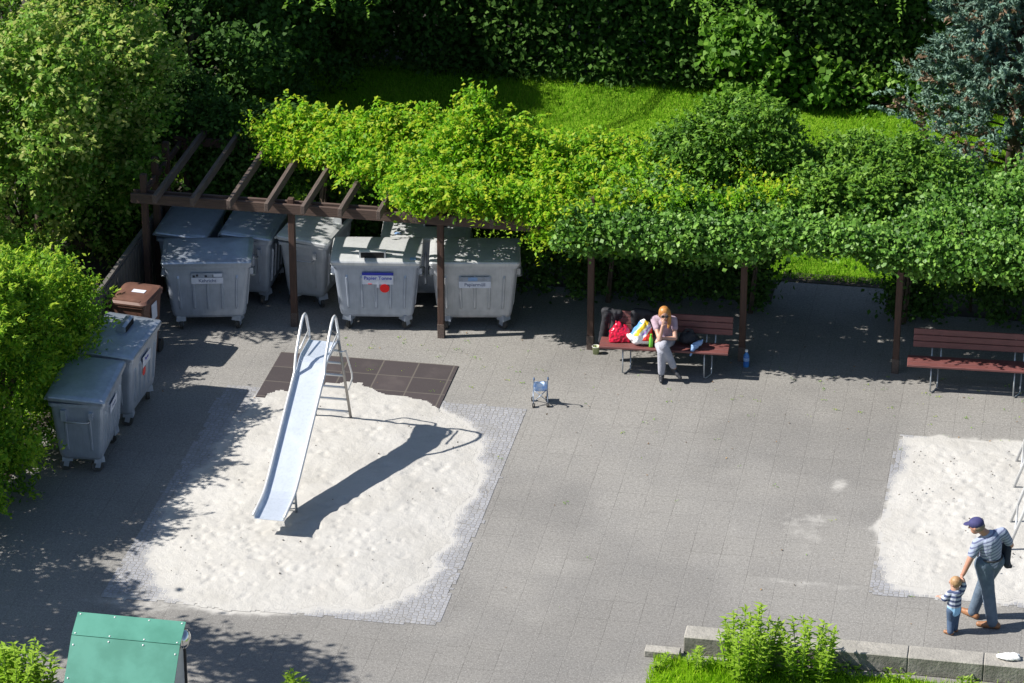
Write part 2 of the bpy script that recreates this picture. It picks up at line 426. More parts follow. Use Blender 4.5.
# ------------------------------------------------------------------ ground
def inside(poly, X, Y):
    r = np.zeros(X.shape, bool); n = len(poly)
    for i in range(n):
        x0, y0 = poly[i]; x1, y1 = poly[(i + 1) % n]
        c = ((y0 > Y) != (y1 > Y)) & (X < (x1 - x0) * (Y - y0) / (y1 - y0 + 1e-12) + x0); r ^= c
    return r
def sdf(poly, X, Y):
    d = np.full(X.shape, 1e9); n = len(poly)
    for i in range(n):
        a = np.array(poly[i]); b = np.array(poly[(i + 1) % n]); ab = b - a
        t = np.clip(((X - a[0]) * ab[0] + (Y - a[1]) * ab[1]) / (ab @ ab), 0, 1)
        d = np.minimum(d, np.hypot(X - a[0] - t * ab[0], Y - a[1] - t * ab[1]))
    return np.where(inside(poly, X, Y), -d, d)
def vnoise(X, Y, scale, seed):
    g = np.random.default_rng(seed).random((257, 257)); x = X * scale + 100; y = Y * scale + 100
    xi = np.floor(x).astype(int); yi = np.floor(y).astype(int); fx = x - xi; fy = y - yi
    fx = fx * fx * (3 - 2 * fx); fy = fy * fy * (3 - 2 * fy); xi %= 256; yi %= 256
    return g[yi, xi] * (1 - fx) * (1 - fy) + g[yi, xi + 1] * fx * (1 - fy) + g[yi + 1, xi] * (1 - fx) * fy + g[yi + 1, xi + 1] * fx * fy
def fbm(X, Y, scale, seed, o=4): return sum(vnoise(X, Y, scale * 2 ** k, seed + k) * .5 ** k for k in range(o)) / sum(.5 ** k for k in range(o)) - .5
SAND1 = [(-4.40, -2.43), (-4.17, -2.20), (-3.86, -2.26), (-3.49, -1.90), (-3.05, -1.85), (-2.45, -2.16), (-1.95, -2.30), (-1.30, -2.80), (-1.0, -3.3), (-.82, -4.1), (-.82, -5.3), (-.86, -6.5), (-.95, -7.4), (-1.15, -7.95), (-1.5, -8.28), (-2.32, -8.45), (-3.24, -8.72), (-3.78, -8.5), (-4.18, -8.27), (-4.52, -7.79), (-4.62, -7.11), (-4.74, -6.13), (-4.57, -5.2), (-4.45, -4.23), (-4.47, -3.27)]
SAND2 = [(5.0, -2.14), (5.3, -2.10), (6.5, -2.02), (9.9, -2.1), (10.0, -6.5), (6.79, -6.58), (5.72, -6.62), (5.18, -6.40), (5.05, -6.05), (4.95, -5.66), (4.88, -5.25), (4.80, -4.98), (4.88, -4.53), (4.92, -3.79), (5.02, -3.16), (5.06, -2.5)]
def grid_mesh(name, x0, x1, y0, y1, st, zf, keepf=None, attr=None):
    xs = np.arange(x0, x1 + st / 2, st); ys = np.arange(y0, y1 + st / 2, st)
    X, Y = np.meshgrid(xs, ys); Z = zf(X, Y); ny, nx = X.shape
    co = np.stack([X, Y, Z], -1).reshape(-1, 3)
    idx = np.arange(nx * ny).reshape(ny, nx)
    q = np.stack([idx[:-1, :-1], idx[:-1, 1:], idx[1:, 1:], idx[1:, :-1]], -1).reshape(-1, 4)
    used = np.ones(len(co), bool)
    if keepf is not None:
        kv = keepf(X, Y).reshape(-1); q = q[kv[q].all(1)]
        used = np.zeros(len(co), bool); used[q.reshape(-1)] = True
        remap = np.cumsum(used) - 1; q = remap[q]; co = co[used]
    me = bpy.data.meshes.new(name); n = len(q)
    me.vertices.add(len(co)); me.vertices.foreach_set('co', co.reshape(-1).astype(np.float32))
    me.loops.add(n * 4); me.loops.foreach_set('vertex_index', q.reshape(-1).astype(np.int32))
    me.polygons.add(n); me.polygons.foreach_set('loop_start', np.arange(0, n * 4, 4, dtype=np.int32))
    try: me.polygons.foreach_set('loop_total', np.full(n, 4, dtype=np.int32))
    except Exception: pass
    if attr is not None:
        a = me.attributes.new('dust', 'FLOAT', 'POINT'); a.data.foreach_set('value', attr(X, Y).reshape(-1)[used].astype(np.float32))
    me.update(calc_edges=True); me.polygons.foreach_set('use_smooth', [True] * n)
    return me
SANDC = ((.45, .442, .425), (.40, .39, .37))
def sandmat():
    m, nt, out = nodes_of('pale_sand')
    p = N(nt, 'ShaderNodeBsdfPrincipled'); L(nt, p.outputs[0], out.inputs[0]); p.inputs['Roughness'].default_value = .95; p.inputs['Specular IOR Level'].default_value = .1
    g = geopos(nt); n1 = noise(nt, g, 1.3, 6); n2 = noise(nt, g, 60, 3); n3 = noise(nt, g, 9, 4)
    c = mixc(nt, ramp(nt, n1, .35, .7), SANDC[0], SANDC[1])
    c = mixc(nt, math_(nt, 'MULTIPLY', ramp(nt, n2, .45, .8), .35), c, (.36, .345, .32))
    c = mixc(nt, math_(nt, 'MULTIPLY', ramp(nt, n3, .62, .75), .25), c, (.34, .32, .28))
    L(nt, c, p.inputs['Base Color'])
    L(nt, bump(nt, math_(nt, 'ADD', n3, math_(nt, 'MULTIPLY', n2, .4)), .55, .03), p.inputs['Normal'])
    return m
MAT['sand'] = sandmat()
def pavemat():
    m, nt, out = nodes_of('concrete_slabs')
    p = N(nt, 'ShaderNodeBsdfPrincipled'); L(nt, p.outputs[0], out.inputs[0]); p.inputs['Roughness'].default_value = .9; p.inputs['Specular IOR Level'].default_value = .2
    g = geopos(nt)
    br = N(nt, 'ShaderNodeTexBrick', offset=0.0, squash=1.0); L(nt, mapping(nt, g, (0, 0, 0)), br.inputs['Vector'])
    wob = N(nt, 'ShaderNodeTexNoise'); wob.inputs['Scale'].default_value = 3; L(nt, g, wob.inputs['Vector'])
    va = N(nt, 'ShaderNodeVectorMath', operation='MULTIPLY_ADD'); L(nt, wob.outputs['Color'], va.inputs[0]); va.inputs[1].default_value = (.012, .012, 0); L(nt, g, va.inputs[2])
    L(nt, va.outputs[0], br.inputs['Vector'])
    br.inputs['Scale'].default_value = 1; br.inputs['Brick Width'].default_value = .40; br.inputs['Row Height'].default_value = .50
    br.inputs['Mortar Size'].default_value = .007; br.inputs['Mortar Smooth'].default_value = .8; br.inputs['Bias'].default_value = 0
    br.inputs['Color1'].default_value = c4((.252, .245, .233)); br.inputs['Color2'].default_value = c4((.228, .221, .210)); br.inputs['Mortar'].default_value = c4((.135, .13, .122))
    n0 = noise(nt, mapping(nt, g, (1, 1, 1), (3.3, 7.7, 0)), .30, 3); n1 = noise(nt, g, .8, 6); n2 = noise(nt, g, 22, 6, .8); n3 = noise(nt, g, 4, 6, .7); n4 = noise(nt, g, 48, 3)
    jf = noise(nt, g, 1.1, 3)
    base = mixc(nt, .5, (.252, .245, .233), (.228, .221, .210))
    c = mixc(nt, math_(nt, 'MULTIPLY_ADD', ramp(nt, jf, .36, .62), .9, .10), base, br.outputs['Color'])
    c = mixc(nt, math_(nt, 'MULTIPLY', ramp(nt, n1, .35, .7), .6), c, (.195, .192, .188))
    c = mixc(nt, math_(nt, 'MULTIPLY', ramp(nt, n3, .55, .75), .45), c, (.275, .268, .255))
    c = mixc(nt, math_(nt, 'MULTIPLY', ramp(nt, n2, .42, .66), .75), c, (.145, .14, .132))
    c = mixc(nt, math_(nt, 'MULTIPLY', ramp(nt, n4, .5, .68), .7), c, (.36, .352, .335))
    c = mixc(nt, math_(nt, 'MULTIPLY', ramp(nt, n0, .42, .60), .55), c, mixc(nt, 1.0, c, (.72, .72, .73), 'MULTIPLY'))
    a = N(nt, 'ShaderNodeAttribute', attribute_name='dust').outputs['Fac']
    df = math_(nt, 'ADD', a, math_(nt, 'MULTIPLY', math_(nt, 'SUBTRACT', math_(nt, 'ADD', n3, math_(nt, 'MULTIPLY', n2, .6)), .8), 1.2))
    df = math_(nt, 'MULTIPLY', ramp(nt, df, .25, .95), math_(nt, 'GREATER_THAN', a, .02))
    c = mixc(nt, df, c, (.43, .42, .40))
    L(nt, c, p.inputs['Base Color'])
    h = math_(nt, 'ADD', math_(nt, 'MULTIPLY', n2, .5), math_(nt, 'MULTIPLY', br.outputs['Fac'], -.6))
    L(nt, bump(nt, h, .35, .01), p.inputs['Normal'])
    return m
MAT['paving'] = pavemat()
def cobblemat():
    m, nt, out = nodes_of('small_granite_setts')
    p = N(nt, 'ShaderNodeBsdfPrincipled'); L(nt, p.outputs[0], out.inputs[0]); p.inputs['Roughness'].default_value = .8
    g = geopos(nt)
    v1 = N(nt, 'ShaderNodeTexVoronoi', feature='DISTANCE_TO_EDGE'); v1.inputs['Scale'].default_value = 15; v1.inputs['Randomness'].default_value = .55; L(nt, g, v1.inputs['Vector'])
    v2 = N(nt, 'ShaderNodeTexVoronoi'); v2.inputs['Scale'].default_value = 15; v2.inputs['Randomness'].default_value = .55; L(nt, g, v2.inputs['Vector'])
    s = N(nt, 'ShaderNodeSeparateColor'); L(nt, v2.outputs['Color'], s.inputs[0])
    n3 = noise(nt, g, 5, 5); n2 = noise(nt, g, 45, 4)
    c = mixc(nt, s.outputs[0], (.25, .258, .285), (.33, .338, .365))
    c = mixc(nt, math_(nt, 'MULTIPLY', n2, .5), c, (.21, .21, .225))
    joint = ramp(nt, v1.outputs['Distance'], .12, .03)
    a = N(nt, 'ShaderNodeAttribute', attribute_name='dust').outputs['Fac']
    c = mixc(nt, math_(nt, 'MULTIPLY', ramp(nt, noise(nt, g, 2.2, 5), .45, .7), .6), c, (.215, .212, .208))
    c = mixc(nt, joint, c, mixc(nt, ramp(nt, a, .15, .6), (.20, .195, .19), (.42, .41, .39)))
    df = ramp(nt, math_(nt, 'ADD', a, math_(nt, 'MULTIPLY', math_(nt, 'SUBTRACT', n3, .5), 1.3)), .15, .95)
    c = mixc(nt, math_(nt, 'MULTIPLY', df, .92), c, (.43, .42, .40))
    L(nt, c, p.inputs['Base Color'])
    L(nt, bump(nt, math_(nt, 'MULTIPLY', math_(nt, 'SUBTRACT', 1, joint), math_(nt, 'SUBTRACT', 1, df)), .45, .012), p.inputs['Normal'])
    return m
MAT['cobble'] = cobblemat()
def lawnmat():
    m, nt, out = nodes_of('turf')
    p = N(nt, 'ShaderNodeBsdfPrincipled'); L(nt, p.outputs[0], out.inputs[0]); p.inputs['Roughness'].default_value = .9; p.inputs['Specular IOR Level'].default_value = .1
    g = geopos(nt); n1 = noise(nt, g, 1.2, 5); n2 = noise(nt, g, 22, 4)
    c = mixc(nt, ramp(nt, n1, .35, .65), (.15, .29, .016), (.11, .22, .014))
    c = mixc(nt, math_(nt, 'MULTIPLY', ramp(nt, n2, .4, .7), .6), c, (.21, .30, .02))
    L(nt, c, p.inputs['Base Color']); L(nt, bump(nt, n2, .8, .04), p.inputs['Normal'])
    return m
MAT['lawn'] = lawnmat()
MAT['soil'] = M('dark_soil', (.05, .042, .032), (.03, .026, .02), 3, rough=.95, bmp=.5, bscale=12)
def matmat():
    m, nt, out = nodes_of('rubber_safety_tiles')
    p = N(nt, 'ShaderNodeBsdfPrincipled'); L(nt, p.outputs[0], out.inputs[0]); p.inputs['Roughness'].default_value = .9
    g = geopos(nt)
    br = N(nt, 'ShaderNodeTexBrick', offset=0.0); L(nt, mapping(nt, g, (1, 1, 1), (4.46, .98, 0)), br.inputs['Vector'])
    br.inputs['Scale'].default_value = 1; br.inputs['Brick Width'].default_value = .53; br.inputs['Row Height'].default_value = .5; br.inputs['Mortar Size'].default_value = .011
    br.inputs['Color1'].default_value = c4((.050, .040, .043)); br.inputs['Color2'].default_value = c4((.038, .031, .034)); br.inputs['Mortar'].default_value = c4((.10, .088, .078))
    n1 = noise(nt, g, 2, 5); n2 = noise(nt, g, 70, 3)
    c = mixc(nt, math_(nt, 'MULTIPLY', ramp(nt, n1, .5, .75), .3), br.outputs['Color'], (.12, .10, .095))
    c = mixc(nt, math_(nt, 'MULTIPLY', ramp(nt, n2, .5, .75), .4), c, (.09, .075, .075))
    L(nt, c, p.inputs['Base Color'])
    return m
MAT['mat'] = matmat()

def flat(name, x0, x1, y0, y1, z, m):
    me = bpy.data.meshes.new(name); me.from_pydata([(x0, y0, z), (x1, y0, z), (x1, y1, z), (x0, y1, z)], [], [(0, 1, 2, 3)]); return struct(name, me, m)
flat('ground', -140, 140, -140, 140, -.02, 'soil')
def sanded(poly, X, Y): return sdf(poly, X, Y) + fbm(X, Y, 2.2, 61) * .30 + fbm(X, Y, 9, 71) * .16
def dust_fn(X, Y):
    d = np.minimum(sanded(SAND1, X, Y), sanded(SAND2, X, Y)); v = 1.1 * np.exp(-np.maximum(d, 0) / .10)
    v = np.maximum(v, .48 * np.exp(-((X - 3.7) / 1.3) ** 2 - ((Y + 5.2) / .8) ** 2) * np.clip((vnoise(X, Y * 2, 1.8, 5) - .3) * 2.2, 0, 1))
    for x, y, rx, ry, s in ((4.15, -3.75, .13, .22, .85), (3.95, -4.75, .35, .12, .6), (3.6, -5.0, .5, .14, .45), (-4.4, -8.7, .9, .25, .6), (4.0, -6.6, .8, .15, .5)):
        v = np.maximum(v, s * np.exp(-((X - x) / rx) ** 2 - ((Y - y) / ry) ** 2))
    return v
struct('paving', grid_mesh('paving', -12, 13, -18, 3.0, .1, lambda X, Y: X * 0, None, dust_fn), 'paving')
flat('outer_paving', -60, 60, -60, 3.0, -.008, 'paving')
def ragged(x0, x1, y0, y1): return lambda X, Y: np.minimum(np.minimum(X - x0, x1 - X), np.minimum(Y - y0, y1 - Y)) + fbm(X, Y, 3.5, 91) * .10 + fbm(X, Y, 14, 95) * .10 > 0
struct('cobble_border', grid_mesh('cobble_border', -5.05, -.40, -8.70, -2.10, .05, lambda X, Y: X * 0 + .005, ragged(-4.98, -.47, -8.62, -2.16), dust_fn), 'cobble')
struct('cobble_border', grid_mesh('cobble_border', 4.70, 10.3, -6.85, -1.95, .05, lambda X, Y: X * 0 + .005, ragged(4.80, 10.2, -6.75, -2.0), dust_fn), 'cobble')
mb = B(); mb.box((-3.1, -1.75, .006), (2.70, 1.55, .016)); struct('rubber_paving', mb.mesh('rubber_paving'), 'mat')
_pits = []
_pr = np.random.default_rng(3)
for _ in range(420): _pits.append((_pr.uniform(-4.7, -.6), _pr.uniform(-8.6, -2), _pr.uniform(.025, .065), _pr.uniform(.006, .022)))
for _ in range(330): _pits.append((_pr.uniform(4.7, 7.5), _pr.uniform(-6.6, -2), _pr.uniform(.025, .065), _pr.uniform(.006, .022)))
for _ in range(150): _pits.append((_pr.normal(-2.9, .9), _pr.normal(-6.9, .8), .04, _pr.uniform(.010, .024)))
for _ in range(110): _pits.append((_pr.normal(6.0, .5), _pr.normal(-4.0, .9), .04, _pr.uniform(.010, .024)))
def sandz(poly):
    def f(X, Y):
        d = -sanded(poly, X, Y)
        z = .0155 + .060 * np.clip(d / 1.0, 0, 1) ** 1.15 + .04 * fbm(X, Y, 1.1, 31) * np.clip(d / .6, 0, 1) + .010 * fbm(X, Y, 5, 41) * np.clip(d / .3, 0, 1)
        for x, y, r, h in _pits:
            if x < X.min() - .2 or x > X.max() + .2: continue
            e = ((X - x) ** 2 + (Y - y) ** 2) / r ** 2
            k = e < 9
            z[k] += (-h * np.exp(-e[k]) + h * .08 * np.exp(-(np.sqrt(e[k]) - 1.5) ** 2 * 4)) * np.clip(d[k] / .5, 0, 1)
        return np.where((X > -4.47) & (X < -1.73) & (Y > -2.55), np.maximum(z, .0165), np.maximum(z - .0095, .0058))
    return f
def sandkeep(poly): return lambda X, Y: sanded(poly, X, Y) < 0
struct('sand', grid_mesh('sand', -5.2, -.3, -9, -1.6, .03, sandz(SAND1), sandkeep(SAND1)), 'sand')
struct('sand', grid_mesh('sand', 4.4, 10.2, -6.9, -1.8, .035, sandz(SAND2), sandkeep(SAND2)), 'sand')
flat('lawn', -6.9, 30, 3.0, 11.7, .006, 'lawn')
flat('soil', -30, -6.9, 3.0, 30, .006, 'soil'); flat('soil', -6.9, 30, 11.7, 30, .006, 'soil')
flat('soil', -30, -7.15, -30, 3.0, .006, 'soil'); flat('soil', -7.1, 2.55, 2.15, 3.0, .006, 'soil'); flat('soil', 4.30, 13, 2.15, 3.0, .006, 'soil')
flat('lawn', 2.35, 14, -16, -8.82, .006, 'lawn')
# worn patch of earth where the path meets the lawn
flat('path', 2.62, 4.25, 3.0, 3.35, .010, 'soil')

# grass blades
def grass(name, rects, dens, h, wd, mat, label):
    P = []
    for x0, x1, y0, y1 in rects:
        n = int((x1 - x0) * (y1 - y0) * dens); P.append(np.stack([RNG.uniform(x0, x1, n), RNG.uniform(y0, y1, n), np.zeros(n)], 1))
    P = np.concatenate(P); n = len(P); hh = h * (.5 + RNG.random((n, 1))) * (.75 + .5 * (vnoise(P[:, 0], P[:, 1], .9, 9)[:, None]))
    a = RNG.random(n) * 6.283; s = np.stack([np.cos(a), np.sin(a), np.zeros(n)], 1) * wd * .5
    lean = RNG.normal(size=(n, 3)) * .35; lean[:, 2] = 1
    V = np.empty((n, 4, 3)); tip = P + lean * hh
    V[:, 0] = P - s; V[:, 1] = P + s; V[:, 2] = tip + s * .3; V[:, 3] = tip - s * .3; V[:, :, 2] += .004
    t = np.clip(.5 + (vnoise(P[:, 0], P[:, 1], .8, 13) - .5) * 1.1 + RNG.normal(size=n) * .2, 0, 1)
    o = link(name, quads_mesh(name, V, t, None), mat); tag(o, label, 'grass', kind='stuff')
MAT['grass'] = leafmat('grass_blade', (.11, .25, .014), (.19, .385, .020), (.28, .44, .04), .7, .45, .1)
MAT['bedgrass'] = leafmat('rough_grass_blade', (.17, .33, .012), (.30, .50, .02), (.42, .55, .05), .7, .5, .1)
grass('lawn_grass', [(-8.5, 8, 5.2, 11.4), (2.3, 4.6, 3.1, 5.2)], 1100, .055, .016, 'grass', 'mown lawn grass behind the overgrown pergola')
grass('bed_grass', [(2.3, 8, -10.4, -8.83)], 2200, .085, .014, 'bedgrass', 'rough bright grass in front of the concrete kerb')

# ------------------------------------------------------------------ waste containers
MC = {}
def cached(key, fn):
    if key not in MC: MC[key] = fn()
    return MC[key]
def bin_body():
    b = B()
    b.loft([rrect(1.04, .54, .06, .215), rrect(1.10, .60, .07, .26), rrect(1.13, .625, .07, .34), rrect(1.275, .735, .06, 1.05), rrect(1.285, .74, .06, 1.07), rrect(1.335, .79, .06, 1.075), rrect(1.34, .795, .06, 1.125), rrect(1.30, .755, .05, 1.128)])
    def yy(z): return (.625 + (z - .34) * (.11 / .71)) / 2
    def xx(z): return (1.13 + (z - .34) * (.145 / .71)) / 2
    for sy in (-1, 1):
        for x in (-.46, -.23, 0, .23, .46):
            b.loft([[Vector((x * (.9 + .1 * (z - .3)) + k[0] * .022, sy * (yy(z) + k[1]), z)) for k in ((-1, -.004), (-.5, h), (.5, h), (1, -.004))] for z, h in ((.37, .001), (.40, .024), (.90, .024), (.94, .001))], True, True)
    for sx in (-1, 1):
        for y in (-.17, .17):
            b.loft([[Vector((sx * (xx(z) + k[1]), y + k[0] * .022, z)) for k in ((-1, -.004), (-.5, h), (.5, h), (1, -.004))] for z, h in ((.37, .001), (.40, .014), (.88, .014), (.92, .001))], True, True)
        b.box((sx * .655, .18, .95), (.07, .07, .16)); b.box((sx * .655, -.2, .95), (.06, .05, .1))
    return b.mesh('body')
def bin_lid():
    b = B(); k = .055
    def sl(lp): return [Vector((p.x, p.y, p.z + (p.y + .4) / .8 * k + .012 * max(0, 1 - (p.x / .68) ** 2) * (1 if p.z > 1.17 else 0))) for p in lp]
    b.loft([sl(rrect(1.365, .825, .05, 1.118)), sl(rrect(1.37, .83, .05, 1.16)), sl(rrect(1.35, .81, .05, 1.178)), sl(rrect(1.22, .70, .06, 1.19)), sl(rrect(.8, .4, .06, 1.195)), sl(rrect(.2, .12, .03, 1.197))])
    for x in (-.34, .34): b.box((x, .05, 1.223), (.012, .66, .008), Euler((math.atan(k / .8), 0, 0)))
    b.tube([(-.66, .425, 1.185), (.66, .425, 1.185)], .018, 8)
    return b.mesh('lid', False)
def handle_mesh():
    return B().tube([(0, -.17, 0), (.055, -.165, .0), (.075, -.14, 0), (.075, .14, 0), (.055, .165, 0), (0, .17, 0)], .013, 8).mesh('handle', True)
def caster_mesh():
    b = B(); b.box((0, 0, .205), (.15, .15, .09), taper=.9); b.box((0, 0, .165), (.09, .09, .02))
    for s in (-1, 1): b.box((s * .034, .015, .12), (.007, .07, .11), Euler((.25, 0, 0)))
    return b.mesh('caster')
def wheel_mesh():
    b = B(); b.tube([(-.024, 0, 0), (.024, 0, 0)], .085, 20); b.tube([(-.03, 0, 0), (.03, 0, 0)], .03, 12); return b.mesh('wheel')
def place(o, loc, rot=(0, 0, 0)): o.location = loc; o.rotation_euler = rot; return o
FT = math.atan(.11 / 2 / .71)
def on_front(bn, name, me, mat, x, z, off=.030, parent=None):
    y = -(.625 + (z - .34) * (.11 / .71)) / 2 - off
    return place(link(name, me, mat, parent or bn), (x, y, z), (R(90) + FT, 0, 0))
def card(w, h, th=.004): return B().box((0, 0, 0), (w, h, th)).mesh('card')
def make_bin(label, x, y, rz, body='galv', lid='lid', sticker=None, hood=None, lid_label=None, lid_rot=0):
    t = root('waste_container', label, 'waste container', (x, y, 0), R(rz), 'galvanised wheeled waste containers')
    bo = link('body', cached('bb' + body, bin_body), body, t)
    ld = link('lid', cached('bl' + lid, bin_lid), lid, t)
    for s in (-1, 1):
        place(link('handle', cached('bh', handle_mesh), 'legsteel', t), (s * .628, 0, .86), (0, 0, 0 if s > 0 else math.pi))
    for sx, sy in ((-1, -1), (1, -1), (1, 1), (-1, 1)):
        c = place(link('caster', cached('bc', caster_mesh), 'galv', t), (sx * .43, sy * .22, 0), (0, 0, random.uniform(-1.2, 1.2)))
        place(link('wheel', cached('bw', wheel_mesh), 'wheel', c), (0, .025, .086))
    if hood:
        hx, hy = hood
        h = B(); pr = [(-.075, 0), (-.075, .135), (-.03, .15), (.04, .135), (.09, .0)]
        h.loft([[Vector((sx * .20, p[0], p[1])) for p in pr] for sx in (-1, 1)])
        ho = place(link('slot_hood', h.mesh('slot_hood'), lid, t), (hx, hy, 1.155 + (hy + .4) / .8 * .055), (0, 0, R(lid_rot)))
        place(link('slot_opening', B().box((0, 0, 0), (.35, .006, .112)).mesh('slot_opening'), 'black', ho), (0, -.0765, .068))
    if lid_label is not None:
        place(link('lid_sticker', B().box((0, 0, 0), (.09, .07, .003)).mesh('lid_sticker'), 'blue_cloth', t), (lid_label[0], lid_label[1], 1.199 + (lid_label[1] + .4) / .8 * .055), (.07, 0, 0))
    if sticker == 'paper':
        a = on_front(t, 'label', card(.47, .20), 'paper', .03, .895, .028)
        place(link('blue_band', card(.472, .048), 'ink_blue', a), (0, .078, .002))
        place(link('lettering', text_mesh('Papier Tonne', .078), 'ink_blue', a), (0, .005, .0032))
        place(link('red_mark', card(.06, .012), 'red_dot', a), (-.12, -.092, .0025))
        place(link('white_strip', card(.035, .11), 'paper', a), (.0, -.10, .001))
        place(link('red_dot', B().disc((0, 0, 0), .072, (0, 0, 1), .003).mesh('red_dot'), 'red_dot', a), (.10, -.165, .004))
    elif sticker == 'kehricht':
        a = on_front(t, 'label', card(.48, .10), 'paper', 0, .865, .028)
        place(link('lettering', text_mesh('Kehricht', .075), 'ink_grey', a), (0, 0, .0032))
        u = on_front(t, 'faded_strip', card(.48, .075), 'paper_grey', 0, .957, .028)
        for q in (-.20, -.15, -.02, .10): place(link('ink_mark', card(.035, .035), 'ink_dark', u), (q, random.uniform(-.015, .02), .002))
        place(link('white_patch', card(.13, .05), 'paper', u), (.16, 0, .0025))
    elif sticker == 'muell':
        a = on_front(t, 'label', card(.48, .11), 'paper', .0, .80, .028)
        place(link('lettering', text_mesh('Papiermüll', .075), 'ink_grey', a), (0, 0, .0032))
        u = on_front(t, 'faded_strip', card(.48, .075), 'paper_grey', 0, .895, .028)
        place(link('blue_patch', card(.14, .06), 'blue_cloth', u), (-.03, 0, .002))
    elif sticker == 'plain':
        a = on_front(t, 'label', card(.40, .14), 'paper', -.05, .87, .028)
        place(link('lettering', text_mesh('Kehricht', .06), 'ink_grey', a), (0, 0, .0032))
    elif sticker == 'plain_dot':
        a = on_front(t, 'label', card(.36, .17), 'paper', .0, .88, .028)
        place(link('lettering', text_mesh('Papier', .07), 'ink_blue', a), (0, .02, .0032))
        place(link('red_dot', B().disc((0, 0, 0), .066, (0, 0, 1), .003).mesh('red_dot'), 'red_dot', a), (-.12, -.15, .004))
    return t
make_bin('grey container with blue banded paper label and round red sticker', -3.26, .36, 8.8, sticker='paper', lid='lid_pale', hood=(-.05, -.24), lid_label=(.56, -.33))
make_bin('container with faded white label, frontmost of the three under the bare rafters', -5.77, -.12, 12.3, sticker='kehricht')
make_bin('warm grey container behind the third pergola post, its lid half in shade', -1.80, .60, 10.2, body='galv_warm', sticker='muell', lid='lid_pale')
make_bin('shaded container under the first rafters, deepest in the left corner of the pergola', -6.34, 1.02, 91)
make_bin('container standing end on behind the frontmost shaded one, dappled lid', -5.35, 1.16, 91)
make_bin('dented container standing end on behind the second post, lid striped by rafter shadows', -4.40, 1.18, 84, body='galv_warm', lid='lid_pale', hood=(.30, -.30), lid_label=(-.2, .05))
make_bin('container mostly hidden behind the two front ones, only its slotted lid showing', -2.70, 1.36, 8, lid='lid_pale', hood=(.15, .02), lid_label=(-.43, -.28))
make_bin('container with slot hood on its lid beside the bright hedge, behind its neighbour', -6.20, -3.30, 88.5, sticker='plain_dot', hood=(.22, .0) , lid_rot=0)
make_bin('nearest container, end on by the bright hedge with dappled lid', -6.25, -4.76, 94, sticker='plain')
# brown wheelie bin
t = root('wheelie_bin', 'small brown plastic wheelie bin with white stickers beside the fence', 'wheelie bin', (-6.50, -1.52, 0), R(-6))
b = B(); b.loft([rrect(.44, .52, .06, .06), rrect(.47, .56, .06, .3), rrect(.56, .68, .06, .96), rrect(.60, .72, .06, .965), rrect(.60, .72, .06, 1.0)]); link('body', b.mesh('body'), 'brown_plastic', t)
b = B(); b.loft([rrect(.61, .74, .06, 1.003), rrect(.615, .745, .07, 1.03), rrect(.56, .68, .1, 1.06), rrect(.40, .5, .1, 1.075)]); b.box((0, -.30, 1.045), (.4, .06, .05)); link('lid', b.mesh('lid'), 'brown_plastic', t)
link('handle', B().tube([(-.22, .35, .98), (-.22, .43, 1.0), (.22, .43, 1.0), (.22, .35, .98)], .016).mesh('handle', True), 'brown_plastic', t)
for s in (-1, 1): place(link('wheel', B().tube([(-.025, 0, 0), (.025, 0, 0)], .10, 20).mesh('wheel'), 'rubber', t), (s * .22, .30, .10))
link('lid_sticker', B().box((.05, .02, 1.081), (.20, .10, .004)).mesh('lid_sticker'), 'paper', t)
link('side_sticker', B().box((.289, .0, .80), (.004, .20, .26)).mesh('side_sticker'), 'paper', t)

# ------------------------------------------------------------------ pergola
t = root('pergola', 'dark wooden pergola of posts and rafters over the containers and benches', 'pergola', (0, 0, 0))
for i in range(7):
    x = -6.76 + 2.277 * i
    top = (2.32, 2.10, 2.46, 2.46, 2.35, 2.35, 2.35)[i]
    b = B(); b.box((x, 0, top / 2), (.095, .095, top)); link('post', b.mesh('post', bevel=.008), 'post', t)
    link('post_shoe', B().box((x, 0, .11), (.104, .104, .24)).mesh('post_shoe', bevel=.004), 'rafter', t)
    b = B(); b.box((x, 2.3, 1.0), (.09, .09, 2.0)); link('post', b.mesh('post', bevel=.008), 'post', t)
for s in (-1, 1):
    b = B(); b.box((-.15 + .6, s * .072, 1.95), (14.8, .045, .16)); link('beam', b.mesh('beam', bevel=.006), 'beam', t)
b = B(); b.box((.45, 2.3, 1.96), (14.8, .06, .14)); link('beam', b.mesh('beam', bevel=.006), 'post', t)
for i in range(24):
    x = -6.47 + .569 * i
    b = B(); b.box((x, 1.0, 2.10), (.062, 2.86, .135), Euler((0, random.uniform(-.02, .02), random.uniform(-.008, .008)))); link('rafter', b.mesh('rafter', bevel=.006), 'rafter', t)
b = B(); b.box((-6.83, 1.2, 1.93), (.05, 2.6, .10)); link('beam', b.mesh('beam', bevel=.006), 'beam', t)
# side fence with tall posts
t = root('side_fence', 'grey board fence with tall posts closing the left end of the container bay', 'fence', (-6.95, 0, 0))
for y, h in ((.85, 2.25), (1.45, 2.27), (2.75, 2.30)):
    link('post', B().box((.12, y, h / 2), (.10, .10, h)).mesh('post', bevel=.006), 'post', t)
b = B(); b.box((0, -.55, 1.19), (.06, 4.1, .05)); link('rail', b.mesh('rail'), 'fence', t)
b = B(); b.box((0, -.55, .35), (.05, 4.1, .07)); link('rail', b.mesh('rail'), 'fence', t)
b = B()
for k in range(30): b.box((.035, -2.5 + k * .136, .60 + random.uniform(-.01, .01)), (.02, .115, 1.12))
link('boards', b.mesh('boards'), 'fence', t)

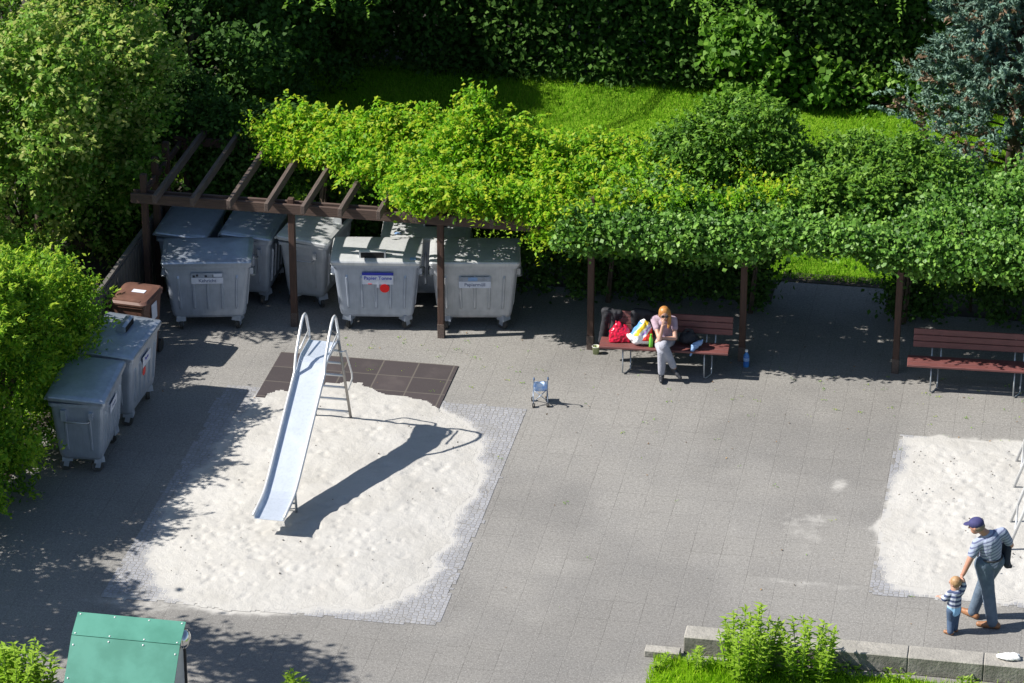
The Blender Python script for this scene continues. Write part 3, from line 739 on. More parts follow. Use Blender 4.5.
# ------------------------------------------------------------------ benches
def make_bench(label, x, y):
    t = root('bench', label, 'bench', (x, y, 0), R(2.6), 'red brown plank benches under the pergola')
    for k in range(3):
        link('seat_plank', cached('sp', lambda: B().box((0, 0, 0), (1.90, .118, .035)).mesh('seat_plank', bevel=.006)), 'plank', t, (0, -.15 + k * .128, .435 + (0, .0, -.012)[k]))
    for k in range(3):
        place(link('back_plank', cached('bkp', lambda: B().box((0, 0, 0), (1.86, .088, .032)).mesh('back_plank', bevel=.006)), 'plank', t), (.05, .235 + k * .016, .595 + k * .094), (R(80), 0, 0))
    for s in (-1, 1):
        x0 = s * .60
        b = B()
        b.tube([(x0, -.16, .40), (x0, -.17, .03), (x0 + .03, -.15, .012), (x0 + .09, -.02, .012), (x0 + .10, 0, .03), (x0 + .10, .01, .40)], .011, 8)
        link('leg', b.mesh('leg', True), 'legsteel', t)
        b = B(); b.box((x0 + .05, .0, .410), (.13, .34, .014))
        link('seat_bracket', b.mesh('seat_bracket'), 'legsteel', t)
        b = B()
        for dx in (0, .13): b.tube([(x0 + dx, .16, .41), (x0 + dx, .255, .45), (x0 + dx, .272, .80)], .013, 8)
        link('back_support', b.mesh('back_support', True), 'legsteel', t)
    return t
make_bench('plank bench with a seated woman, bags and jackets on it', 1.27, -.60)
make_bench('empty plank bench under the ivy near the right edge', 5.77, -.42)

# ------------------------------------------------------------------ slide
SX = -3.17
t = root('playground_slide', 'steel slide with looped handrails and ladder standing in the sand', 'slide', (SX, 0, 0))
prof = [(-3.46, 1.44), (-4.02, 1.44), (-4.12, 1.41)]
prof += [(-4.12 - 1.72 * k / 8, 1.41 - .90 * k / 8) for k in range(1, 9)]
prof += [(-5.96, .455), (-6.07, .405), (-6.20, .365), (-6.34, .345), (-6.52, .335), (-6.74, .325)]
def chute_loops(w, h, th):
    lo = []
    for y, z in prof:
        lo.append([Vector((-w, y, z + h)), Vector((-w, y, z + .015)), Vector((-w + .02, y, z)), Vector((w - .02, y, z)), Vector((w, y, z + .015)), Vector((w, y, z + h)),
                   Vector((w + th, y, z + h)), Vector((w + th, y, z - th)), Vector((-w - th, y, z - th)), Vector((-w - th, y, z + h))])
    return lo
b = B(); b.loft(chute_loops(.195, .045, .008)); link('chute', b.mesh('chute'), 'chute', t)
for s in (-1, 1):
    xr = s * .212
    pts = [(xr, y, z + .05) for y, z in prof[:2:-1]]
    pts += [(xr, -4.25, 1.52 + .03), (xr, -3.98, 1.80), (xr, -3.86, 1.90), (xr, -3.76, 1.94), (xr, -3.66, 1.93), (xr, -3.59, 1.86), (xr, -3.53, 1.72), (xr, -3.47, 1.60), (xr * 1.0, -3.46, 1.44)]
    link('handrail', B().tube(pts, .021, 10).mesh('handrail', True), 'railpaint', t)
    link('ladder_rail', B().tube([(xr, -3.47, 1.47), (s * .262, -3.02, .0)], .021, 8).mesh('ladder_rail', True), 'ladder', t)
    link('side_bar', B().tube([(xr, -4.0, 1.55), (xr, -3.52, 1.60)], .012, 8).mesh('side_bar', True), 'railpaint', t)
for k in range(6):
    f = (k + .75) / 6.6; xr = .262 + (.212 - .262) * f
    link('rung', B().tube([(-xr, -3.02 - .45 * f, 1.47 * f), (xr, -3.02 - .45 * f, 1.47 * f)], .018, 8).mesh('rung', True), 'railpaint', t)
link('grab_rail', B().tube([(.225, -3.45, 1.28), (.262, -3.27, 1.22), (.30, -3.08, .78), (.30, -3.07, .70), (.258, -3.16, .55)], .014, 8).mesh('grab_rail', True), 'railpaint', t)
for s in (-1, 1):
    link('front_support', B().tube([(s * .17, -5.98, .44), (s * .19, -6.0, -.02)], .018, 8).mesh('front_support', True), 'legsteel', t)
link('cross_brace', B().tube([(-.18, -6.0, .2), (.18, -6.0, .2)], .013, 8).mesh('cross_brace', True), 'legsteel', t)
# climbing frame in the second sand pit
t = root('climbing_frame', 'pale metal climbing frame cut off by the right edge in the second sand pit', 'climbing frame', (6.5, 0, 0))
for y in (-2.68, -3.5, -4.53, -5.32):
    link('leg_pair', B().tube([(0, y, 0), (.30, y, 1.0), (.52, y, 1.55), (.70, y, 1.70), (.88, y, 1.55), (1.10, y, 1.0), (1.40, y, 0)], .022, 8).mesh('leg_pair', True), 'railpaint', t)
    link('foot_bar', B().tube([(0, y, .035), (1.40, y, .035)], .016, 8).mesh('foot_bar', True), 'legsteel', t)
for y0, y1 in ((-2.68, -3.5), (-4.53, -5.32)):
    for f in (.25, .5, .75):
        for s in (-1, 1):
            link('rung', B().tube([(.70 + s * (.70 - .40 * f), y0, 1.33 * f), (.70 + s * (.70 - .40 * f), y1, 1.33 * f)], .014, 8).mesh('rung', True), 'railpaint', t)
link('top_bar', B().tube([(.70, -2.6, 1.70), (.70, -5.4, 1.70)], .022, 8).mesh('top_bar', True), 'railpaint', t)

# ------------------------------------------------------------------ kerb
def concrete():
    m, nt, out = nodes_of('weathered_concrete')
    p = N(nt, 'ShaderNodeBsdfPrincipled'); L(nt, p.outputs[0], out.inputs[0]); p.inputs['Roughness'].default_value = .9
    g = geopos(nt); n1 = noise(nt, g, 3, 6); n2 = noise(nt, g, 30, 4); n3 = noise(nt, mapping(nt, g, (6, 6, .8)), 2, 5)
    c = mixc(nt, ramp(nt, n1, .35, .65), (.34, .325, .295), (.27, .258, .235))
    c = mixc(nt, math_(nt, 'MULTIPLY', ramp(nt, n3, .5, .75), .6), c, (.17, .165, .15))
    c = mixc(nt, math_(nt, 'MULTIPLY', ramp(nt, n2, .5, .75), .4), c, (.20, .19, .175))
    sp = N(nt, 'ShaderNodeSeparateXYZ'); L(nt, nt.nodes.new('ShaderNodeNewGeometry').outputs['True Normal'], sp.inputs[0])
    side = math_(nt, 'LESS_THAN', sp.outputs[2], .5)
    grime_shade = math_(nt, 'MULTIPLY', side, math_(nt, 'MULTIPLY_ADD', ramp(nt, noise(nt, mapping(nt, g, (1, 1, .6)), 5, 5), .3, .7), .45, .28))  # upright faces painted darker than the top as shade, broken up by grime
    c = mixc(nt, grime_shade, c, (.085, .082, .066))
    L(nt, c, p.inputs['Base Color']); L(nt, bump(nt, n2, .6, .02), p.inputs['Normal'])
    return m
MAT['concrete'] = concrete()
kl = ['concrete kerb block, last one before the low edging slab', 'concrete kerb block behind the taller bushy weed', 'concrete kerb block behind the shorter weed', 'concrete kerb block with a bare top between weeds and dropped cloth', 'concrete kerb block with the white cloth lying on it', 'concrete kerb block beyond the right edge of the photo']
for i in range(5):
    x0 = 2.65 + i * .93
    ln = .925
    b = B(); b.box((x0 + ln / 2, -8.58 + .05, .125), (ln, .30, .25))
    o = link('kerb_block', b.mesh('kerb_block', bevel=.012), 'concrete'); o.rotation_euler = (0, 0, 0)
    tag(o, kl[i], 'kerb', 'concrete kerb blocks')
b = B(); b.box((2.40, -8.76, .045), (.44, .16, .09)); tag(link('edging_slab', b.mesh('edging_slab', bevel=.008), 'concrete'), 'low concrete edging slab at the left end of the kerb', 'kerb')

# ------------------------------------------------------------------ green hut
t = root('green_cabinet', 'cabinet with a folded sea green metal roof and pale side walls at the bottom edge', 'cabinet', (-3.53, 0, 0))
HW = .66
def sheet(p0, p1, w, th, name):
    (y0, z0), (y1, z1) = p0, p1; d = Vector((0, y1 - y0, z1 - z0)).normalized(); n = Vector((0, d.z, -d.y))
    if n.z < 0: n = -n
    b = B(); b.loft([[Vector((s * w, y0, z0)), Vector((s * w, y1, z1)), Vector((s * w, y1, z1)) + n * th, Vector((s * w, y0, z0)) + n * th] for s in (-1, 1)])
    return b.mesh(name), n
rp = link('roof', sheet((-11.72, 1.60), (-12.0, 1.45), HW, .012, 'roof')[0], 'hutgreen', t)
rp2 = link('roof', sheet((-12.003, 1.448), (-12.70, .66), HW, .012, 'roof')[0], 'hutgreen', t)
b = B()
for x in (-.62, -.2, .22, .62):
    for y, z in ((-11.75, 1.598), (-11.985, 1.473)): b.ball((x, y, z), (.012, .012, .007), 8)
for x in (-.62, .62):
    for f in (.12, .5, .9): b.ball((x, -12.003 - .697 * f, 1.460 - .788 * f + .005), (.012, .012, .013), 8)
for x in (-.2, .22):
    b.ball((x, -12.003 - .697 * .05, 1.460 - .788 * .05 + .005), (.012, .012, .013), 8)
link('screws', b.mesh('screws', True), 'white_plastic', rp)
for s in (-1, 1):
    b = B(); b.loft([[Vector((x, y, z)) for y, z in ((-11.74, .0), (-11.74, 1.585), (-12.0, 1.44), (-12.68, .66), (-12.68, 0))] for x in (s * .60, s * .615)])
    link('side_wall', b.mesh('side_wall'), 'hutwall', t)
    link('edge_strip', B().box((s * .622, -11.725, .79), (.04, .03, 1.57)).mesh('edge_strip'), 'rubber', t)
link('rear_wall', B().box((0, -11.73, .79), (1.18, .012, 1.57)).mesh('rear_wall'), 'hutwall', t)
link('front_wall', B().box((0, -12.69, .325), (1.2, .012, .65)).mesh('front_wall'), 'hutgreen', t)
b = B(); b.tube([(.62, -11.80, 1.42), (.66, -11.80, 1.42)], .115, 20); b.ball((.66, -11.80, 1.42), (.07, .112, .112), 16); link('dome_mirror', b.mesh('dome_mirror', True), 'chrome', t)

# ------------------------------------------------------------------ toy stroller
t = root('toy_stroller', 'small blue doll stroller standing alone on the paving', 'toy stroller', (-.34, -2.0, 0), R(14))
t.scale = (.88, .88, .9)
for s in (-1, 1):
    link('frame_rail', B().tube([(s * .115, .12, .06), (s * .115, .02, .22), (s * .115, -.06, .42), (s * .115, -.09, .50), (s * .115, -.13, .525), (s * .115, -.16, .51)], .009, 8).mesh('frame_rail', True), 'stroller_frame', t)
    link('grip', B().tube([(s * .115, -.085, .49), (s * .115, -.13, .530), (s * .115, -.17, .51)], .013, 8).mesh('grip', True), 'handle_blue', t)
    link('rear_leg', B().tube([(s * .115, .02, .24), (s * .12, -.10, .05)], .009, 8).mesh('rear_leg', True), 'stroller_frame', t)
    for y in (.13, -.11):
        wl = B()
        for q in (-.014, .014): wl.tube([(s * .118 + q - .008, y, .035), (s * .118 + q + .008, y, .035)], .035, 14)
        link('wheel', wl.mesh('wheel'), 'rubber', t)
link('cross_brace', B().tube([(-.115, -.07, .08), (.115, .0, .26)], .007).tube([(.115, -.07, .08), (-.115, .0, .26)], .007).mesh('cross_brace', True), 'stroller_frame', t)
b = B(); b.loft([[Vector((-.112, y, z)), Vector((-.05, y + .015, z - .012)), Vector((.05, y + .015, z - .012)), Vector((.112, y, z)), Vector((.112, y + .006, z + .004)), Vector((-.112, y + .006, z + .004))] for y, z in ((-.068, .43), (-.045, .34), (.0, .235), (.10, .19), (.17, .20))])
link('seat_sling', b.mesh('seat_sling', True), 'stroller_cloth', t)

# ------------------------------------------------------------------ people
def hand(b, wrist, d, up, r=.010, n=4, ln=.085, curl=.5):
    """palm with four curled fingers and a thumb; d = pointing direction, up = back of the hand"""
    d = Vector(d).normalized(); up = Vector(up); up = (up - d * up.dot(d)).normalized(); sd_ = d.cross(up); wrist = Vector(wrist)
    palm = wrist + d * ln * .55
    for q in (-1, -.33, .33, 1): b.cap(wrist + sd_ * q * r * 1.1, palm + sd_ * q * r * 2.1 + d * ln * .35, r * 1.25, r * 1.1, 8)
    for q, fl in zip((-1, -.33, .33, 1), (.8, 1.0, .95, .72)):
        p0 = palm + sd_ * q * r * 2.3 + d * ln * .40
        p1 = p0 + d * ln * .38 * fl - up * ln * .12 * curl
        p2 = p1 + (d * (1 - curl) - up * curl * 1.2).normalized() * ln * .38 * fl
        b.cap(p0, p1, r, r * .92, 8); b.cap(p1, p2, r * .92, r * .75, 8)
    p0 = wrist + sd_ * r * 2.2 + d * ln * .25; p1 = p0 + (sd_ * .7 + d * .7) * ln * .38; p2 = p1 + (d * .8 - up * .5) * ln * .3
    b.cap(p0, p1, r * 1.1, r, 8); b.cap(p1, p2, r, r * .8, 8)
def head(b, c, f, r, up=(0, 0, 1)):
    """skull, jaw, nose, brow, ears; f = facing direction"""
    c = Vector(c); f = Vector(f).normalized(); up = Vector(up); up = (up - f * up.dot(f)).normalized(); s = f.cross(up)
    q = Matrix((s, f, up)).transposed().to_euler()
    b.ball(c + up * r * .12, (r * .80, r * .96, r * 1.0), 18, q)
    b.ball(c + f * r * .30 - up * r * .52, (r * .56, r * .58, r * .62), 14, q)
    b.cap(c + f * r * .90 + up * r * .12, c + f * r * 1.08 - up * r * .18, r * .10, r * .15, 8)
    b.ball(c + f * r * .80 - up * r * .55, (r * .30, r * .12, r * .09), 8, q)
    b.cap(c + f * r * .82 - s * r * .42 + up * r * .27, c + f * r * .82 + s * r * .42 + up * r * .27, r * .10, r * .10, 8)
    for k in (-1, 1): b.ball(c + s * r * .82 * k - f * r * .02 - up * r * .1, (r * .10, r * .18, r * .28), 8, q)
    return s, f, up
def eyes(c, fr, r, par):
    s, f, up = fr; c = Vector(c); e = B()
    for k in (-1, 1): e.ball(c + f * r * .86 + s * r * .34 * k + up * r * .10, r * .11, 10)
    link('eyes', e.mesh('eyes', True), 'boot', par)

def cam_root(name, label, loc, group=None): return root(name, label, 'person', loc, CAMROT, group)
# --- man: x = picture right, y = away, z = up
t = cam_root('person', 'man in navy cap, striped shirt and jeans leading a toddler by the hand', (6.30, -7.21, 0))
hip = (.02, -.04, .92); hl = (-.06, -.09, .90); hr = (.10, .0, .90)
ll = [(hl, .098), ((.02, -.10, .50), .068), ((.10, -.14, .10), .046)]
rl = [(hr, .098), ((-.01, .12, .50), .068), ((-.12, .14, .10), .046)]
la = [((-.165, -.12, 1.205), .056), ((-.255, -.18, 1.0), .042), ((-.325, -.20, .82), .030)]
ra = [((.165, -.03, 1.31), .056), ((.285, .04, 1.10), .042), ((.17, .16, 1.0), .032)]
hc = (-.185, -.10, 1.445)
b = B(); b.chain(ll); b.chain(rl); b.chain(la); b.chain(ra)
b.chain([(hip, .12), ((.025, -.06, 1.10), .132), ((.0, -.08, 1.22), .125)])
b.chain([((-.02, -.08, 1.30), .06), ((-.11, -.09, 1.375), .052), (hc, .058)])
fr = head(b, hc, (-.93, .40, -.25), .094)
hand(b, (-.325, -.20, .82), (-.35, .05, -1), (-1, -.3, 0), ln=.085, curl=.8)
hand(b, (.17, .16, 1.0), (-.6, .5, -.2), (0, 0, 1), ln=.085, curl=.8)
body = link('body', b.remesh('body', .0075, 2), 'skin2', t)
eyes(hc, fr, .094, body)
b = B(); b.chain([((hip[0], hip[1], .93), .142), ((.022, -.055, 1.04), .140), ((.012, -.07, 1.15), .148), ((.0, -.08, 1.23), .140)])
b.chain([((-.145, -.115, 1.21), .074), ((.0, -.085, 1.275), .085), ((.155, -.03, 1.31), .076)])
b.chain([((-.165, -.12, 1.205), .070), ((-.222, -.158, 1.075), .062)]); b.chain([((.165, -.03, 1.31), .070), ((.25, .02, 1.16), .062)])
link('shirt', b.remesh('shirt', .012, 3), 'shirt_man', t)
b = B(); b.chain([(hl, .122), ((.02, -.10, .50), .088), ((.095, -.14, .085), .072)]); b.chain([(hr, .122), ((-.01, .12, .50), .088), ((-.115, .14, .085), .072)])
b.ball((.02, -.04, .93), (.155, .135, .11), 14); b.cap(hl, hr, .125, .125)
link('jeans', b.remesh('jeans', .012, 3), 'denim_blue', t)
b = B(); b.tube([(.02 + .150 * math.cos(a), -.045 + .147 * math.sin(a), .985) for a in [k * math.pi / 12 for k in range(25)]], .016, 6); link('belt', b.mesh('belt', True), 'boot', t)
for c0, d in (((.10, -.14), (-.95, .28)), ((-.12, .14), (-.68, .73))):
    b = B(); d = Vector((d[0], d[1], 0)).normalized(); p = Vector((c0[0], c0[1], .045))
    b.cap(p - d * .06, p + d * .08, .045, .044); b.cap(p + d * .06 - Vector((0, 0, .008)), p + d * .18 - Vector((0, 0, .012)), .046, .036); b.cap(p - d * .03 + Vector((0, 0, .03)), p + Vector((0, 0, .06)), .045, .045)
    link('shoe', b.remesh('shoe', .009, 2), 'shoe', t)
s_, f_, u_ = fr; q = Matrix((s_, f_, u_)).transposed().to_euler(); C = Vector(hc)
b = B(); b.ball(C + u_ * .042 - f_ * .006, (.088, .102, .079), 18, q)
b.ball(C + f_ * .100 + u_ * .040, (.064, .066, .012), 14, q)
link('cap', b.remesh('cap', .006, 2), 'cap', t)
b = B(); b.ball(C - f_ * .02 - u_ * .005, (.080, .092, .068), 16, q); link('hair', b.mesh('hair', True), 'hair_grey', t)
# jacket carried over his arm
b = B(); b.cap((.24, .04, 1.10), (.14, .18, 1.06), .05, .05); b.cap((.25, .02, 1.07), (.24, -.02, .86), .05, .045); b.cap((.20, .08, 1.05), (.26, .03, .82), .05, .05); b.cap((.15, .15, 1.03), (.19, .10, .84), .05, .05); b.cap((.24, -.02, .88), (.30, .02, .80), .035, .025)
jk = link('carried_jacket', b.remesh('carried_jacket', .011, 2), 'jacket'); jk.location = (6.30, -7.21, 0); jk.rotation_euler = (0, 0, CAMROT); tag(jk, 'dark blue jacket carried over the arm of the man in the cap', 'jacket')
# --- toddler
t = cam_root('person', 'fair haired toddler in striped hoodie and jeans holding a raised hand', (5.93, -7.54, 0))
hc = (-.005, .01, .715)
b = B()
lg = [[((-.035, -.02, .34), .050), ((-.03, .0, .19), .040), ((-.035, -.05, .05), .030)], [((.035, .02, .34), .050), ((.03, .04, .19), .040), ((.03, .03, .05), .030)]]
for l in lg: b.chain(l)
b.chain([((0, 0, .36), .07), ((0, 0, .5), .075), ((0, 0, .57), .065), (hc, .045)])
ra = [((.075, .01, .585), .032), ((.11, .02, .665), .027), ((.095, .03, .745), .028)]
la = [((-.075, -.02, .57), .032), ((-.125, -.02, .50), .027), ((-.165, .02, .505), .028)]
b.chain(ra); b.chain(la)
fr = head(b, hc, (-.75, .62, -.15), .077)
hand(b, ra[-1][0], (-.1, 0, 1), (1, 0, 0), r=.0065, ln=.045, curl=.8); hand(b, la[-1][0], (-1, .4, .1), (0, 0, 1), r=.0065, ln=.045, curl=.4)
body = link('body', b.remesh('body', .0055, 2), 'skin', t); eyes(hc, fr, .077, body)
b = B(); b.chain([((0, 0, .33), .088), ((0, 0, .42), .092), ((0, 0, .53), .088), ((0, .0, .59), .07)])
b.chain([((.06, .01, .575), .05), (ra[0][0], .045), (ra[1][0], .038), ((.098, .03, .72), .032)]); b.chain([((-.06, -.01, .57), .05), (la[0][0], .045), (la[1][0], .038), ((-.15, .01, .505), .032)])
b.ball((.02, -.045, .595), (.06, .04, .04), 10)
link('hoodie', b.remesh('hoodie', .008, 2), 'shirt_child', t)
b = B()
for l in lg: b.chain([(l[0][0], .066), (l[1][0], .054), (l[2][0], .044)])
b.ball((0, 0, .335), (.086, .078, .06), 12)
link('jeans', b.remesh('jeans', .008, 2), 'denim_child', t)
for c0 in ((-.035, -.05), (.03, .03)):
    p = Vector((c0[0], c0[1], .027)); d = Vector((-.85, .5, 0)).normalized(); b = B(); b.cap(p - d * .02, p + d * .07, .028, .025); b.cap(p, p + Vector((0, 0, .03)), .027, .028); link('shoe', b.remesh('shoe', .006, 2), 'shoe', t)
s_, f_, u_ = fr; q = Matrix((s_, f_, u_)).transposed().to_euler(); C = Vector(hc)
b = B(); b.ball(C + u_ * .018 - f_ * .014, (.0715, .0745, .076), 18, q); link('hair', b.mesh('hair', True), 'hair_blond', t)
# --- woman on the bench
t = cam_root('person', 'woman in lilac t-shirt and pale jeans sitting cross legged, hand at her mouth', (1.255, -.66, 0))
t.scale = (.90, .90, .92)
hipc = Vector((.03, .10, .545))
lR = [((-.05, .10, .535), .092), ((-.03, -.33, .545), .066), ((-.03, -.26, .09), .042)]      # planted leg
lL = [((.10, .10, .545), .092), ((-.01, -.36, .655), .066), ((.17, -.30, .24), .042)]        # crossed leg
hc = (.0, -.16, 1.125)
aR = [((-.155, -.02, .955), .046), ((-.075, -.30, .735), .036), ((-.03, -.275, .955), .026)]
aL = [((.165, -.02, .955), .046), ((.185, -.20, .715), .036), ((-.04, -.27, .735), .027)]
b = B(); b.chain(lR); b.chain(lL); b.chain(aR); b.chain(aL)
b.chain([((.03, .10, .56), .13), ((.02, .06, .75), .115), ((.005, -.01, .93), .115)])
b.chain([((0, -.03, .98), .055), ((0, -.09, 1.05), .045), (hc, .06)])
fr = head(b, hc, (.05, -1, -.28), .096)
hand(b, aR[-1][0], (.15, .1, 1), (-.2, -1, .1), r=.0085, ln=.075, curl=.9)
hand(b, aL[-1][0], (-1, .0, -.45), (0, -.5, 1), r=.0085, ln=.075, curl=.35)
body = link('body', b.remesh('body', .0070, 2), 'skin', t); eyes(hc, fr, .096, body)
b = B(); b.chain([((.03, .10, .57), .148), ((.02, .07, .74), .134), ((.005, .0, .91), .132)])
b.chain([((-.14, -.01, .955), .066), ((0, -.01, .985), .075), ((.15, -.01, .955), .066)])
b.chain([((-.155, -.02, .955), .062), ((-.118, -.14, .86), .056)]); b.chain([((.165, -.02, .955), .062), ((.178, -.10, .85), .056)])
link('tshirt', b.remesh('tshirt', .011, 3), 'tshirt', t)
b = B(); b.chain([(lR[0][0], .112), (lR[1][0], .082), ((-.03, -.27, .15), .060)]); b.chain([(lL[0][0], .112), (lL[1][0], .082), ((.155, -.305, .28), .060)]); b.ball((.03, .10, .53), (.165, .14, .095), 14)
link('jeans', b.remesh('jeans', .011, 3), 'denim_grey', t)
for p, d in ((Vector((-.03, -.26, .05)), Vector((-.05, -1, 0))), (Vector((.185, -.30, .19)), Vector((.55, -.55, -.55)))):
    d = d.normalized(); b = B(); up = Vector((0, 0, 1)) if d.z > -.1 else Vector((-.35, .1, .75))
    b.cap(p - d * .04, p + d * .09, .044, .042); b.cap(p + d * .07, p + d * .15, .040, .032); b.cap(p - d * .01, p + up * .10, .048, .052)
    link('boot', b.remesh('boot', .009, 2), 'boot', t)
s_, f_, u_ = fr; q = Matrix((s_, f_, u_)).transposed().to_euler(); C = Vector(hc)
b = B(); b.ball(C + u_ * .026 - f_ * .016, (.092, .100, .094), 18, q); b.chain([(C - s_ * .065 - f_ * .02 + u_ * .03, .040), (C - s_ * .085 - u_ * .07 + f_ * .0, .036), (C - s_ * .085 - u_ * .17 + f_ * .04, .030), (C - s_ * .07 - u_ * .24 + f_ * .07, .016)]); b.chain([(C + s_ * .05 - f_ * .04, .04), (C + s_ * .05 - u_ * .08 - f_ * .06, .04), (C - f_ * .09 - u_ * .12, .045)])
# side of the hair falls forward over her left shoulder
link('hair', b.remesh('hair', .007, 2), 'hair_red', t)
b = B()
for k in (-1, 1): b.ball(C + f_ * .089 + s_ * .034 * k + u_ * .012, (.026, .012, .028), 12, q)
b.tube([C + f_ * .095 - s_ * .08 + u_ * .014, C + f_ * .098 + u_ * .016, C + f_ * .095 + s_ * .08 + u_ * .014], .004, 6)
link('sunglasses', b.mesh('sunglasses', True), 'boot', t)

# ------------------------------------------------------------------ belongings
def soft(name, label, cat, b, mat, voxel=.010, sm=2, jit=.010, scale=9, seed=1, group=None, loc=(0, 0, 0), rz=0, sy=1):
    me = b.remesh(name, voxel, sm)
    me.transform(Matrix.Diagonal((1, sy, 1, 1)))
    co = np.empty(len(me.vertices) * 3, np.float32); me.vertices.foreach_get('co', co); co = co.reshape(-1, 3)
    n = np.empty(len(me.vertices) * 3, np.float32); me.vertices.foreach_get('normal', n); n = n.reshape(-1, 3)
    h = np.abs(fbm(co[:, 0] + co[:, 1] * .7, co[:, 2] + co[:, 1] * .5, scale, seed, 3)) * 2 - .25
    co += n * (h * jit * 2)[:, None]; me.vertices.foreach_set('co', co.reshape(-1).astype(np.float32)); me.update()
    o = link(name, me, mat); o.location = loc; o.rotation_euler = (0, 0, rz); tag(o, label, cat, group); return o
SEAT = .455
b = B(); b.box((-.02, .03, .25), (.26, .10, .42), Euler((0, -.10, 0)), .85); b.cap((-.13, .0, -.02), (-.08, .0, .40), .06, .055); b.cap((.02, -.03, .02), (.06, .0, .44), .065, .05); b.cap((-.10, .02, .45), (.12, .02, .45), .06, .05); b.cap((.10, .06, .1), (.13, .05, .42), .06, .05)
soft('black_jacket', 'crumpled black jacket hung over the left end of the bench backrest', 'jacket', b, 'blackcloth', jit=.012, sm=4, scale=5, loc=(.44, -.40, SEAT - .10))
b = B(); b.box((.06, .02, .28), (.34, .10, .34), None, .9); b.cap((-.09, .0, .12), (-.08, .01, .44), .07, .06); b.cap((.05, -.02, .14), (.06, .0, .44), .06, .05); b.cap((.20, .0, .40), (.24, .0, .16), .06, .05); b.cap((-.06, .02, .45), (.22, .02, .42), .055, .05)
soft('black_jacket', 'black jacket over the backrest behind the white printed bag', 'jacket', b, 'blackcloth', jit=.012, sm=4, scale=5, seed=5, loc=(.87, -.36, SEAT - .08))
b = B(); b.box((0, 0, .08), (.32, .26, .15), None, .8); b.cap((-.05, 0, .12), (-.03, 0, .25), .11, .055); b.cap((.04, 0, .12), (.07, 0, .20), .11, .06); b.cap((-.03, 0, .26), (-.05, .0, .31), .035, .015)
soft('red_bag', 'shiny red plastic bag sitting on the bench seat', 'bag', b, 'redplastic', jit=.018, scale=13, sm=1, loc=(.60, -.60, SEAT), rz=R(8), sy=.7)
b = B(); b.ball((0, 0, .10), (.19, .11, .10), 14); b.cap((-.05, 0, .12), (.03, .02, .30), .12, .085); b.cap((.07, 0, .12), (.07, .02, .28), .11, .08); b.cap((.02, .02, .30), (.03, .02, .37), .06, .03); b.cap((-.12, -.02, .10), (-.19, -.02, .14), .06, .03)
soft('carrier_bag', 'white carrier bag printed with blue, yellow and red bands on the bench', 'bag', b, 'bag', jit=.016, scale=8, seed=9, loc=(.93, -.66, SEAT), rz=R(6))
b = B(); b.loft([[Vector((r * math.cos(a * math.pi / 8), r * math.sin(a * math.pi / 8), z)) for a in range(16)] for r, z in ((.026, 0), (.030, .008), (.030, .12), (.026, .145), (.014, .165), (.013, .185))])
o = link('bottle_body', b.mesh('bottle_body', True), 'green_bottle')
t = root('green_bottle', 'small bright green bottle standing on the seat beside the white bag', 'bottle', (1.085, -.74, SEAT)); o.parent = t
link('cap', B().tube([(0, 0, .183), (0, 0, .205)], .016, 12).mesh('cap'), 'green_bottle', t)
b = B(); b.ball((0, 0, .085), (.16, .09, .08), 14); b.cap((-.08, 0, .10), (.04, 0, .15), .07, .06); b.tube([(-.10, 0, .15), (-.04, .02, .23), (.04, .02, .23), (.09, 0, .15)], .02, 8)
soft('black_bag', 'black bag on the seat to the right of the woman', 'bag', b, 'blackcloth', jit=.012, seed=14, loc=(1.62, -.55, SEAT))
b = B(); b.cap((-.02, -.02, .05), (.06, .0, .10), .05, .045); b.cap((-.03, -.05, .02), (-.06, -.115, -.06), .035, .018); b.cap((.08, 0, .10), (.10, .0, .15), .02, .012)
soft('blue_cloth', 'pale blue cloth lying against the black bag and hanging over the seat', 'cloth', b, 'blue_cloth', jit=.010, seed=18, voxel=.008, loc=(1.74, -.68, SEAT))
t = root('water_bottle', 'blue plastic water bottle with white cap on the paving by a post', 'bottle', (2.44, -.20, 0))
b = B(); b.loft([[Vector((r * math.cos(a * math.pi / 8), r * math.sin(a * math.pi / 8), z)) for a in range(16)] for r, z in ((.040, 0), (.045, .01), (.045, .06), (.041, .075), (.045, .09), (.045, .17), (.035, .20), (.018, .225), (.016, .245))])
link('bottle_body', b.mesh('bottle_body', True), 'bottle_blue', t)
link('cap', B().tube([(0, 0, .243), (0, 0, .275)], .022, 14).mesh('cap'), 'white_plastic', t)
link('band', B().tube([(0, 0, .10), (0, 0, .15)], .0465, 16).mesh('band'), 'blue_cloth', t)
t = root('plastic_cup', 'pale green plastic cup standing at the foot of the post left of the bench', 'cup', (.18, -.16, 0))
b = B(); b.loft([[Vector((r * math.cos(a * math.pi / 8), r * math.sin(a * math.pi / 8), z)) for a in range(16)] for r, z in ((.045, 0), (.055, .12), (.058, .122), (.052, .12), (.044, .02))]); link('cup_body', b.mesh('cup_body', True), 'cup', t)
link('rim', B().tube([(.056 * math.cos(a * math.pi / 8), .056 * math.sin(a * math.pi / 8), .122) for a in range(17)], .004, 6).mesh('rim', True), 'white_plastic', t)
b = B(); b.cap((-.12, 0, .03), (.10, .02, .035), .035, .03); b.cap((-.02, -.05, .03), (.13, -.02, .025), .03, .025); b.cap((.0, .06, .03), (.12, .06, .03), .03, .025); b.ball((0, 0, .03), (.15, .085, .035), 12)
soft('white_cloth', 'crumpled white cloth dropped on top of the concrete kerb', 'cloth', b, 'white_plastic', jit=.010, seed=23, loc=(6.66, -8.50, .252))

